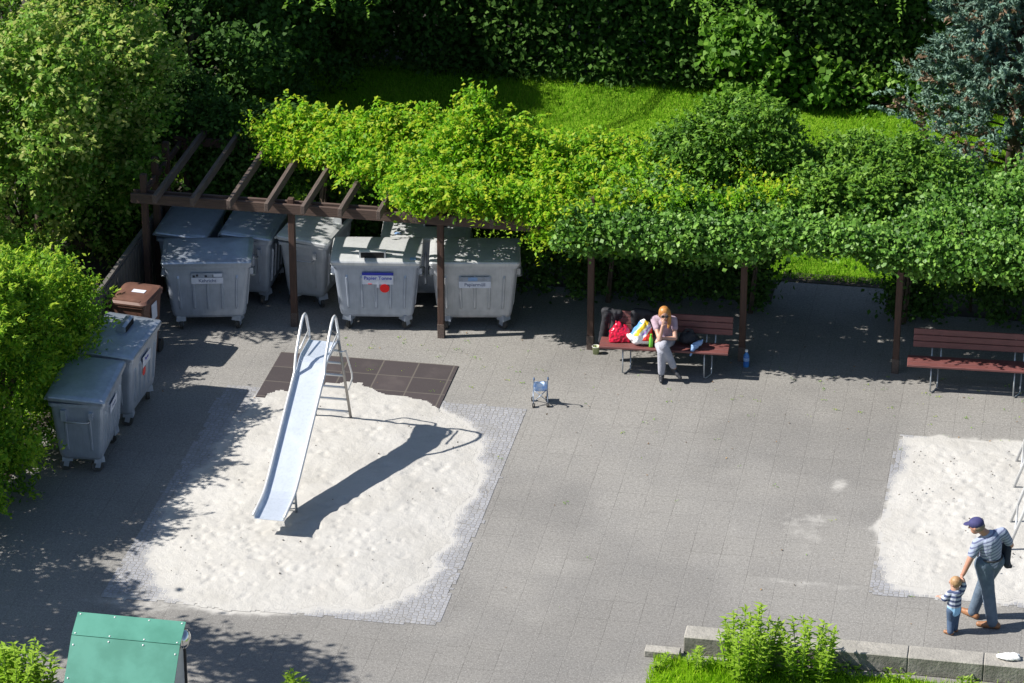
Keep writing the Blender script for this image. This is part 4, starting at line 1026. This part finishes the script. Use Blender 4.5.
# ------------------------------------------------------------------ vegetation
MAT['lf_creeper'] = leafmat('creeper_leaf', (.085, .23, .014), (.20, .42, .018), (.43, .50, .035), .5, .50, .2)
MAT['lf_ivy'] = leafmat('ivy_leaf', (.040, .115, .015), (.088, .215, .024), (.20, .36, .06), .50, .28, .38)
MAT['lf_mound'] = leafmat('ivy_shrub_leaf', (.036, .105, .010), (.075, .185, .014), (.17, .31, .03), .58, .32, .3)
MAT['lf_bush'] = leafmat('bright_hedge_leaf', (.060, .15, .014), (.17, .35, .028), (.40, .52, .05), .5, .50, .2)
MAT['lf_tree'] = leafmat('rough_tree_leaf', (.080, .18, .022), (.18, .34, .045), (.40, .44, .13), .5, .45, .25)
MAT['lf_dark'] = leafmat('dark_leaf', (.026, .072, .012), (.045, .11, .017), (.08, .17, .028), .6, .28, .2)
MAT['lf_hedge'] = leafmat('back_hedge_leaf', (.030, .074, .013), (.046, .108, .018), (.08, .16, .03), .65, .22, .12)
MAT['lf_big'] = leafmat('broad_leaf', (.05, .14, .012), (.095, .22, .025), (.16, .30, .04), .5, .4, .2)
MAT['lf_conifer'] = leafmat('blue_green_needles', (.22, .14, .09), (.105, .185, .15), (.21, .32, .255), .65, .2, .15)
MAT['lf_weed'] = leafmat('weed_leaf', (.15, .28, .015), (.25, .42, .03), (.36, .50, .07), .5, .45, .25)

def cover(name, label, spots, size, mat, per, rsub, asp=.8, tintvar=.25, keep=None, stems=(), nbias=(-.45, -.40, .65), group=None, stem_mat='bark', fold=.15, shoots=None):
    """climber lying over the pergola: many leafy clumps at given points"""
    t = root(name, label, 'climbing plant', (spots[:, 0].mean(), 1.0, 0), 0, group)
    off = np.array([t.location.x, t.location.y, 0]); P, Nn, T = [], [], []
    rs = rsub * (.55 + .9 * RNG.random(len(spots))); tt = RNG.random(len(spots))
    for i, c in enumerate(spots):
        m = int(per * (rs[i] / rsub) ** 2); e = dirs(m, .25)
        P.append(c + RNG.normal(size=(m, 3)) * rs[i] * np.array([.56, .50, .42])); Nn.append(e * .5 + np.array(nbias) * .8 + RNG.normal(size=(m, 3)) * .52)
        T.append(np.clip(.5 + (tt[i] - .5) * 1.9 * tintvar + RNG.normal(size=m) * tintvar * .8, 0, 1))
    P = np.concatenate(P); Nn = np.concatenate(Nn); T = np.concatenate(T)
    if keep is not None: k = keep(P); P, Nn, T = P[k], Nn[k], T[k]
    V = leaves(P - off, Nn, size, asp, fold=fold)
    if shoots:
        ix = RNG.choice(len(spots), shoots[0]); bs = spots[ix] + RNG.normal(size=(shoots[0], 3)) * .08 + np.array([0, -.02, .08]) - off
        V, T = add_shoots(V, T, bs, np.array([0, -.35, .75]) + RNG.normal(size=bs.shape) * .55, shoots, size, asp)
    link('foliage', quads_mesh('foliage', V, T, None), mat, t)
    for sx, sy in stems:
        b = B()
        for _ in range(3):
            px, py = sx + random.uniform(-.05, .05), sy + random.uniform(-.05, .05)
            b.tube([(px - off[0], py - off[1], 0), (px - off[0] + .05, py - off[1] + .03, .7), (px - off[0] - .04, py - off[1] - .02, 1.4), (px - off[0] + .03, py - off[1], 2.1), (px - off[0] + random.uniform(-.5, .5), py - off[1] + .3, 2.3)], [.025, .022, .02, .018, .01], 6)
        link('stem', b.mesh('stem', True), stem_mat, t)
    return t
# yellow-green creeper over the container bay; its front edge steps back towards the left
def creeper_front(x): return np.interp(x, [-5.6, -5.2, -4.6, -4.0, -3.4, -2.9, -2.6, 1], [1.95, 1.60, 1.35, .95, .55, .05, -.24, -.30])
n = 470
xs = RNG.uniform(-5.5, .35, n); fr_ = creeper_front(xs); ys = fr_ + (2.55 - fr_) * RNG.random(n) ** .9
zs = 2.24 + .26 * fbm(xs, ys, 1.3, 5) * 2 + .26 * RNG.random(n) ** 2
spots = [np.stack([xs, ys, zs], 1)]
for cx, cy, r, h, k in ((-1.85, 1.3, .95, .92, 170), (-3.55, 1.9, .60, .50, 60), (-4.6, 2.1, .5, .35, 36), (-.9, 1.2, .60, .55, 60), (-2.75, 1.9, .3, .7, 22), (-.2, 1.7, .5, .45, 34)):
    a = RNG.random(k) * 6.283; q = np.sqrt(RNG.random(k)) * r
    spots.append(np.stack([cx + q * np.cos(a), cy + q * np.sin(a) * .8, 2.30 + h * np.clip(1 - (q / r) ** 1.5, 0, 1) * (.55 + .45 * RNG.random(k))], 1))
k = 70; xs = RNG.uniform(-2.7, -.7, k); spots.append(np.stack([xs, -.28 + RNG.normal(size=k) * .06, RNG.uniform(2.26, 2.50, k)], 1))
k = 46; xs = RNG.uniform(-.7, .3, k); spots.append(np.stack([xs, -.42 + RNG.normal(size=k) * .06, RNG.uniform(1.9, 2.35, k)], 1))
k = 60; xs = .3 + 2.6 * RNG.random(k) ** 1.6; spots.append(np.stack([xs, RNG.uniform(-.35, 2.2, k), 2.46 + .14 * RNG.random(k)], 1))
k = 9; xs = RNG.uniform(-2.2, -1.95, k)      # leader shoot standing up out of the mound
spots.append(np.stack([-1.9 + RNG.normal(size=k) * .05, 1.35 + RNG.normal(size=k) * .05, np.linspace(3.0, 3.38, k)], 1))
cover('yellow_creeper', 'yellow green creeper piled over the left half of the pergola', np.concatenate(spots), .068, 'lf_creeper', 85, .18, asp=.60, tintvar=.36, shoots=(1500, .30, 12, 1.15), stems=((-2.15, 1.75), (.1, 1.75), (-4.4, 1.75)))
# ivy over the right half with a hanging front curtain
n = 520
xs = RNG.uniform(.0, 9.3, n); ys = RNG.uniform(-.42, 2.3, n); zs = 2.28 + .20 * fbm(xs, ys, 1.2, 15) * 2 + .16 * RNG.random(n) ** 2
spots = [np.stack([xs, ys, zs], 1)]
k = 560; xs = RNG.uniform(-.25, 9.3, k); low = 1.95 + .14 * fbm(xs, xs * 0, 1.3, 17) * 2 + .36 * np.exp(-((xs - 3.4) / .8) ** 4)
f = RNG.random(k); spots.append(np.stack([xs, -.50 - .16 * np.sin(f * 3.14) + RNG.normal(size=k) * .05, low + (2.34 - low) * f], 1))
for cx, cy, r, h, kk in ((3.3, 1.0, .5, .25, 24), (5.0, 1.2, .6, .2, 26), (1.2, .4, .5, .2, 22)):
    a = RNG.random(kk) * 6.283; q = np.sqrt(RNG.random(kk)) * r
    spots.append(np.stack([cx + q * np.cos(a), cy + q * np.sin(a), 2.3 + h * (1 - (q / r) ** 2)], 1))
cover('ivy', 'glossy dark ivy hanging like a curtain over the right half of the pergola', np.concatenate(spots), .066, 'lf_ivy', 120, .16, asp=.85, shoots=(420, .22, 8, 1.1), tintvar=.28, nbias=(-.40, -.5, .55), stems=((2.3, 1.75), (4.60, 1.75), (7.0, 1.75)))
def mound(name, label, cx, cy, blobs, nsub, size=.075):
    plant(name, label, 'shrub', (cx, cy, 0), blobs, nsub, .22, 125, size, 'lf_mound', asp=.55, trunk_r=.03, trunk_name='stem', crown='foliage', group='dark shrubby mounds on top of the pergola', tips=6, trunks=[(0, .1, 2.0)], upbias=.4, shoots=(380, .24, 10, 1.1))
mound('ivy_shrub', 'large rounded dark green shrub rising out of the middle of the pergola', 1.95, 1.55, [((.05, .0, 2.75), (.95, .60, .66)), ((-.55, .0, 2.5), (.6, .55, .52)), ((.5, .0, 2.7), (.55, .5, .50))], 170)
mound('ivy_shrub', 'broad low dark shrub between the rounded one and the blue green conifer', 4.1, 1.6, [((-.35, .1, 2.42), (.7, .5, .44)), ((.45, .1, 2.45), (.65, .5, .44))], 130)
mound('ivy_shrub', 'low spreading shrub at the top of the ivy in front of the conifer', 3.5, .8, [((0, .0, 2.40), (.55, .4, .36)), ((.5, -.05, 2.36), (.5, .38, .32))], 70)
# dark hedges behind containers and benches
def hedge(name, label, x0, x1, y0, y1, h, n, per, mat, size=.08, group=None, rs=.2):
    t = root(name, label, 'hedge', ((x0 + x1) / 2, (y0 + y1) / 2, 0), 0, group)
    hx, hy = (x1 - x0) / 2, (y1 - y0) / 2
    k1 = int(n * .62); k2 = n - k1
    c = np.concatenate([np.stack([RNG.uniform(-hx, hx, k1), -hy + RNG.normal(size=k1) * .08, RNG.uniform(.05, h, k1)], 1), np.stack([RNG.uniform(-hx, hx, k2), RNG.uniform(-hy, hy, k2), np.where(RNG.random(k2) < .5, h + RNG.normal(size=k2) * .10, RNG.uniform(.1, h, k2))], 1)])
    P, Nn, T = [], [], []; tt = RNG.random(n)
    for i in range(n):
        r = rs * (.6 + .8 * RNG.random()); e = dirs(per, .2); P.append(c[i] + RNG.normal(size=(per, 3)) * r * .62); Nn.append(e * .5 + np.array([0, -.5, .35]) + RNG.normal(size=(per, 3)) * .4); T.append(np.clip(.5 + (tt[i] - .5) * .7 + RNG.normal(size=per) * .15, 0, 1))
    P = np.concatenate(P); k = P[:, 2] > .02
    link('foliage', quads_mesh('foliage', leaves(P[k], np.concatenate(Nn)[k], size, .65), np.concatenate(T)[k], None), mat, t)
    b = B()
    for q in range(max(3, int((x1 - x0) / .5))):
        x = -hx + (q + .5) * (x1 - x0) / max(3, int((x1 - x0) / .5)); b.tube([(x, 0, 0), (x + random.uniform(-.1, .1), 0, h * .5), (x + random.uniform(-.2, .2), 0, h * .9)], [.03, .022, .01], 6)
    link('stems', b.mesh('stems', True), 'bark', t)
    return t
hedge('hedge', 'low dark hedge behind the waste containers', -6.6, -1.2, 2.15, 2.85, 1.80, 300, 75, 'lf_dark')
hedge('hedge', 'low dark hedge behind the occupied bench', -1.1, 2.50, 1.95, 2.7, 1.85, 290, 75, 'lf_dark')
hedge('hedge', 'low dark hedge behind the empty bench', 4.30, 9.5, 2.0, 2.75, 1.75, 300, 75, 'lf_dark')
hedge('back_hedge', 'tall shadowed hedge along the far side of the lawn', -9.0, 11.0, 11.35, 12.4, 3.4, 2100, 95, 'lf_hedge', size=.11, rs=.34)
# tall trees beyond the hedge
plant('tall_tree', 'tall dark tree beyond the hedge, at the top left of the lawn', 'tree', (-4.2, 12.6, 0), [((0, -.3, 5.0), (2.8, 2.3, 2.2)), ((1.5, -.5, 4.2), (1.8, 1.7, 1.4)), ((-1.6, -.4, 4.4), (1.9, 1.8, 1.5))], 260, .42, 80, .17, 'lf_dark', trunk_r=.2, group='trees beyond the lawn')
plant('tall_tree', 'tall tree beyond the middle of the hedge with its lowest twigs in view', 'tree', (1.0, 12.6, 0), [((0, -.3, 5.2), (2.9, 2.3, 2.2)), ((1.4, -.8, 4.3), (1.8, 1.7, 1.4)), ((-1.5, -.5, 4.5), (1.8, 1.8, 1.5))], 260, .42, 80, .17, 'lf_dark', trunk_r=.2, group='trees beyond the lawn')
plant('tall_tree', 'tall tree beyond the hedge near the conifer', 'tree', (6.2, 13.0, 0), [((0, -.3, 5.2), (2.9, 2.3, 2.2)), ((1.4, -.8, 4.6), (1.8, 1.7, 1.4)), ((-1.5, -.8, 4.6), (1.8, 1.8, 1.5))], 260, .42, 80, .17, 'lf_dark', trunk_r=.2, group='trees beyond the lawn')
for lab, x, y, z in (('hanging leafy branch tip at the top edge above the shaded end of the lawn', -5.3, 6.2, 2.95), ('hanging pale branch tip at the top edge above the large leaved shrub', 1.0, 7.2, 2.95), ('hanging pale branch tip at the top edge beside the conifer', 4.0, 8.0, 3.05)):
    t = root('hanging_branch', lab, 'branch', (x, y, z), 0, 'branches hanging in at the top edge')
    k = 46; bs = np.stack([RNG.normal(size=k) * .38, RNG.normal(size=k) * .25, .22 + RNG.random(k) * .5], 1)
    V, T = shoot_leaves(bs, np.array([0, -.2, -.35]) + RNG.normal(size=(k, 3)) * .5, .32, 11, .085, .6)
    link('foliage', quads_mesh('foliage', V, T * .6, None), 'lf_tree', t)
    b = B()
    for q in range(5): b.tube([(0, 4.6, 2.2), (random.uniform(-.2, .2), 2.2, 1.6), (random.uniform(-.35, .35), random.uniform(-.2, .2), random.uniform(.2, .6))], [.03, .02, .006], 5)
    link('limb', b.mesh('limb', True), 'bark', t)
# shaded thicket at the left end of the lawn
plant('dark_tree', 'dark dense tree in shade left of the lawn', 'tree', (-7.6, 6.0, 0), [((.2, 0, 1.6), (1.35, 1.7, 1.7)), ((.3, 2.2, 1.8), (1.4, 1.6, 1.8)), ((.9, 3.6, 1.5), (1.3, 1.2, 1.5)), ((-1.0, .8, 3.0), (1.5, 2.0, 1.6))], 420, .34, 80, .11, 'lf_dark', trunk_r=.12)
plant('dark_shrub', 'dark shrub behind the left end of the pergola', 'shrub', (-7.2, 3.6, 0), [((0, 0, 1.2), (.9, .8, 1.2)), ((.9, .3, .9), (.7, .6, .9)), ((.9, -1.0, 2.0), (1.2, .38, .5)), ((1.9, -.9, 1.9), (.8, .40, .45)), ((-.9, -1.2, .8), (.8, 1.2, .8))], 420, .24, 85, .085, 'lf_dark', trunk_r=.06)
plant('tall_tree', 'very tall tree outside the left edge shading the lawn end', 'tree', (-9.9, 7.2, 0), [((-.4, .6, 4.7), (2.2, 2.0, 1.8)), ((.3, 1.6, 4.4), (1.9, 1.7, 1.4)), ((0, -.8, 3.9), (1.7, 1.4, 1.1))], 360, .42, 85, .17, 'lf_dark', trunk_r=.22, group='trees beyond the lawn')
# sunlit tree at top left
plant('broadleaf_tree', 'large sunlit broadleaf tree with rusty shoots at the top left corner', 'tree', (-9.0, 1.2, 0), [((.5, .3, 2.4), (1.6, 1.5, 1.5)), ((.1, 1.2, 3.6), (1.7, 1.4, 1.3)), ((-.6, -.6, 1.6), (1.5, 1.2, 1.5)), ((.8, .4, 3.3), (1.0, .9, .8)), ((-.9, .2, 3.7), (1.4, 1.3, 1.1)), ((1.3, -.2, 2.2), (.6, .6, .7)), ((1.2, .8, 1.2), (.9, .9, 1.0)), ((.65, -1.7, 3.3), (.95, .8, .8)), ((-.2, -2.0, 2.4), (1.1, .8, .9)), ((.4, -1.1, 3.9), (.95, 1.0, .7))], 820, .27, 85, .082, 'lf_tree', asp=.66, trunk_r=.14, tintvar=.38, shell=(.66, 1.2), shoots=(1600, .36, 12, 1.1))
# bright hedge bushes on the left
plant('bright_bush', 'bright yellow green bush overhanging the two nearest containers on the left', 'shrub', (-7.6, -5.0, 0), [((.0, -.1, 1.2), (.80, 1.4, 1.25)), ((.55, 1.1, 1.75), (.60, .7, .70)), ((.45, .3, 1.0), (.6, .7, .8)), ((.35, -1.5, .75), (.75, .9, .75)), ((.15, -.9, 1.6), (.6, .7, .8)), ((-.3, .1, 2.3), (.7, 1.0, .6)), ((.35, .25, 2.05), (.5, .5, .5)), ((.1, 1.3, 1.95), (.5, .5, .40)), ((-.2, -1.3, 2.1), (.5, .6, .5)), ((.1, -.5, 2.45), (.4, .4, .4))], 480, .20, 85, .072, 'lf_bush', asp=.45, trunk_r=.06, tintvar=.34, shell=(.70, 1.18), shoots=(1500, .30, 13, 1.15))
plant('bright_bush', 'bright bush behind the brown wheelie bin, between it and the tree', 'shrub', (-8.0, -2.3, 0), [((.1, -.1, .75), (.85, 1.0, .75)), ((-.2, .1, 1.2), (.7, .8, .45)), ((.5, -.6, 1.2), (.5, .5, .5))], 260, .20, 85, .072, 'lf_bush', asp=.45, trunk_r=.06, tintvar=.34, shell=(.7, 1.18), shoots=(800, .28, 13, 1.15))
# trees just outside the left edge that throw the dappled shade
plant('street_tree', 'tree outside the lower left corner throwing shade over the paving', 'tree', (-9.5, -10.1, 0), [((0, 0, 3.3), (1.2, 1.0, 1.1)), ((.7, .5, 2.9), (.8, .8, .6)), ((2.6, -1.2, 4.3), (.85, .6, .6)), ((1.3, -.6, 3.9), (.7, .5, .5))], 170, .30, 80, .11, 'lf_tree', trunk_r=.10)
plant('bright_bush', 'bright bush at the left edge nearest the camera, mostly outside the photo', 'shrub', (-8.15, -7.4, 0), [((.0, 0, 1.2), (.85, 1.1, 1.2)), ((.1, .1, 2.2), (.75, .9, .75)), ((.3, .8, 1.6), (.6, .6, .7))], 300, .20, 90, .072, 'lf_bush', asp=.45, trunk_r=.06, tintvar=.34, shell=(.7, 1.18), shoots=(600, .28, 13, 1.15))
# broad-leaved shrub at the hedge foot
plant('broadleaf_shrub', 'sunlit shrub with large bright leaves at the foot of the far hedge', 'shrub', (1.25, 10.6, 0), [((0, 0, .75), (.85, .5, .75)), ((.9, .1, .45), (.8, .45, .5)), ((-.2, 0, 1.2), (.55, .4, .5))], 120, .26, 34, .13, 'lf_big', asp=.8, trunk_r=.03, fold=.1)
plant('ground_ivy', 'low leafy shrub along the hedge foot right of the large leaved one', 'shrub', (3.2, 10.9, 0), [((0, 0, .3), (1.0, .4, .4)), ((1.1, .0, .25), (.8, .35, .3))], 60, .24, 40, .10, 'lf_mound', asp=.8, trunk_r=.02)

# conifer with long plumes
def conifer():
    t = root('conifer', 'spreading blue green conifer with brownish plumes at the upper right', 'conifer', (5.95, 7.9, 0))
    P, A, Nn, T = [], [], [], []; lim = B()
    lim.tube([(0, 0, 0), (.05, .05, 1.5), (.0, .1, 3.2), (.05, .1, 4.4)], [.12, .10, .06, .02], 8)
    rr = np.random.default_rng(5)
    for i in range(330):
        h = rr.uniform(.1, 4.2); a = rr.uniform(0, 6.283); ln = (2.3 - .38 * h) * rr.uniform(.75, 1.15)
        d = np.array([math.cos(a), math.sin(a), rr.uniform(.15, .6)]); d /= np.linalg.norm(d)
        p0 = np.array([.02, .05, h]); brown = rr.random() < .22
        if i % 3 == 0: lim.tube([p0, p0 + d * ln * .5 + np.array([0, 0, -.03]), p0 + d * ln * .95], [.022, .014, .005], 5)
        for k in range(16):
            f = rr.uniform(.30, 1.0); q = p0 + d * ln * f + np.array([0, 0, .10 * f * f])
            sd = d * .9 + rr.normal(size=3) * .48; sd[2] += .15; sd /= np.linalg.norm(sd); sl = .34 * (1.15 - .5 * f) * rr.uniform(.7, 1.2)
            m = 20; u = rr.random((m, 1))
            P.append(q + sd * sl * u + rr.normal(size=(m, 3)) * .022 * (1.2 - u)); A.append(np.tile(sd, (m, 1)) + rr.normal(size=(m, 3)) * .35); Nn.append(rr.normal(size=(m, 3)) + np.array([0, -.3, .6]))
            b0 = .08 if (brown and rr.random() < .45) or rr.random() < .06 else rr.uniform(.42, .95)
            T.append(np.clip(b0 + rr.normal(size=m) * .08, 0, 1))
    P = np.concatenate(P); k = P[:, 2] > .03
    link('crown', quads_mesh('crown', leaves(P[k], np.concatenate(Nn)[k], .095, .34, np.concatenate(A)[k], fold=.1), np.concatenate(T)[k], None), 'lf_conifer', t)
    link('trunk', lim.mesh('trunk', True), 'bark', t)
conifer()
# tall weeds by the kerb
def weed(name, label, x, y, nst, h, rad, size=.095, group=None, cat='plant'):
    t = root(name, label, cat, (x, y, 0), 0, group); st = B(); P, A, Nn, T = [], [], [], []
    for i in range(nst):
        a = random.uniform(0, 6.283); r = rad * math.sqrt(random.random()); hh = h * random.uniform(.55, 1.0) * (1 - .3 * r / rad)
        p0 = Vector((r * .6 * math.cos(a), r * .6 * math.sin(a), 0)); p1 = p0 + Vector((.25 * r * math.cos(a) + random.uniform(-.05, .05), .25 * r * math.sin(a), hh))
        st.tube([p0, p0.lerp(p1, .5) + Vector((random.uniform(-.02, .02), 0, 0)), p1], [.008, .006, .003], 5)
        nl = int(hh / .022)
        for k in range(nl):
            f = .12 + .88 * k / nl; c = np.array(p0.lerp(p1, f)); an = k * 2.4 + random.uniform(-.4, .4); l = size * (1.15 - .65 * f)
            d = np.array([math.cos(an), math.sin(an), .45 + .8 * max(0, f - .8)]); d /= np.linalg.norm(d)
            P.append(c + d * l * .55); A.append(d * 4); Nn.append(np.array([-.45 * d[0], -.45 * d[1], 1]) + RNG.normal(size=3) * .2); T.append(min(1, max(0, .25 + .6 * f + random.uniform(-.2, .2))))
    V = leaves(np.array(P), np.array(Nn), size, .30, np.array(A), fold=.12)
    link('leaves', quads_mesh('leaves', V, np.array(T), None), 'lf_weed', t); link('stems', st.mesh('stems', True), 'stem', t)
weed('tall_weed', 'tall bushy bright green weed in front of the kerb, taller of the pair', 3.52, -9.05, 36, 1.12, .52, size=.12)
weed('tall_weed', 'tall bright green weed in front of the kerb right of the bushier one', 4.22, -9.05, 24, 1.02, .44, size=.12)
weed('low_weed', 'low weedy tuft at the left end of the concrete kerb', 2.85, -9.0, 12, .34, .25)
weed('low_weed', 'small weedy tuft on the grass beside the edging slab', 2.40, -9.05, 9, .22, .22)
for x, lab in ((4.75, 'low weeds at the kerb foot right of the tall pair'), (5.35, 'small weeds at the kerb foot in the middle of the bare stretch'), (6.2, 'small weeds at the kerb foot below the white cloth')):
    weed('low_weed', lab, x, -8.86, 9, .20, .24)
weed('leafy_weed', 'bright leafy bush poking in at the lower left corner', -5.15, -11.3, 46, .95, .55, size=.13)
weed('leafy_sprig', 'small leafy sprig at the bottom edge right of the green cabinet', -1.86, -10.52, 9, .42, .16, size=.11)
# weeds in the joints, fallen leaves and pebbles
def bits(name, label, n, fn, size, mat, cat, up=.9):
    P = np.array([fn() for _ in range(n)]); Nn = RNG.normal(size=(n, 3)) * .35 + np.array([0, 0, up])
    o = link(name, quads_mesh(name, leaves(P, Nn, size, .6, fold=.1), RNG.random(n), None), mat); tag(o, label, cat, kind='stuff')
def jw():
    while True:
        x = random.uniform(-4, 6.8); y = -abs(random.gauss(0, 1.6)) - .05
        if random.random() < .45: y = random.uniform(-8.4, 0)
        if -5.2 < x < -.5 and -8.6 < y < -2.1 and random.random() < .8: continue
        return x, y
_cl = [jw() for _ in range(120)]
def jwp():
    x, y = random.choice(_cl); return (x + random.gauss(0, .03), y + random.gauss(0, .025), .014)
bits('joint_weeds', 'tiny yellow green weeds sprouting in the paving joints', 520, jwp, .022, 'lf_creeper', 'weeds')
def fl():
    return (random.uniform(-6, 6.8), random.choice((random.uniform(-.2, 1.7), random.uniform(-3, 0), random.uniform(-8, 0))), .012)
MAT['lf_dead'] = leafmat('dead_leaf', (.12, .07, .035), (.22, .13, .06), (.34, .22, .10), .7, .1, .3)
bits('fallen_leaves', 'scattered dry leaves on the paving and under the pergola', 150, fl, .032, 'lf_dead', 'leaves')
b = B(); pr = random.Random(4)
for k in range(95):
    if k < 45: x, y = pr.uniform(-4.4, -1), pr.uniform(-8.2, -2.6)
    else: x, y = pr.uniform(5.1, 6.8), pr.uniform(-6.2, -2.4)
    r = pr.uniform(.007, .015) * (2.2 if k == 70 else 1); b.ball((x, y, .075), (r, r * .8, r * .7), 6)
tag(link('pebbles', b.mesh('pebbles', True), 'pebble'), 'small dark pebbles and bits scattered over the sand', 'pebbles', kind='stuff')
bpy.context.view_layer.update()
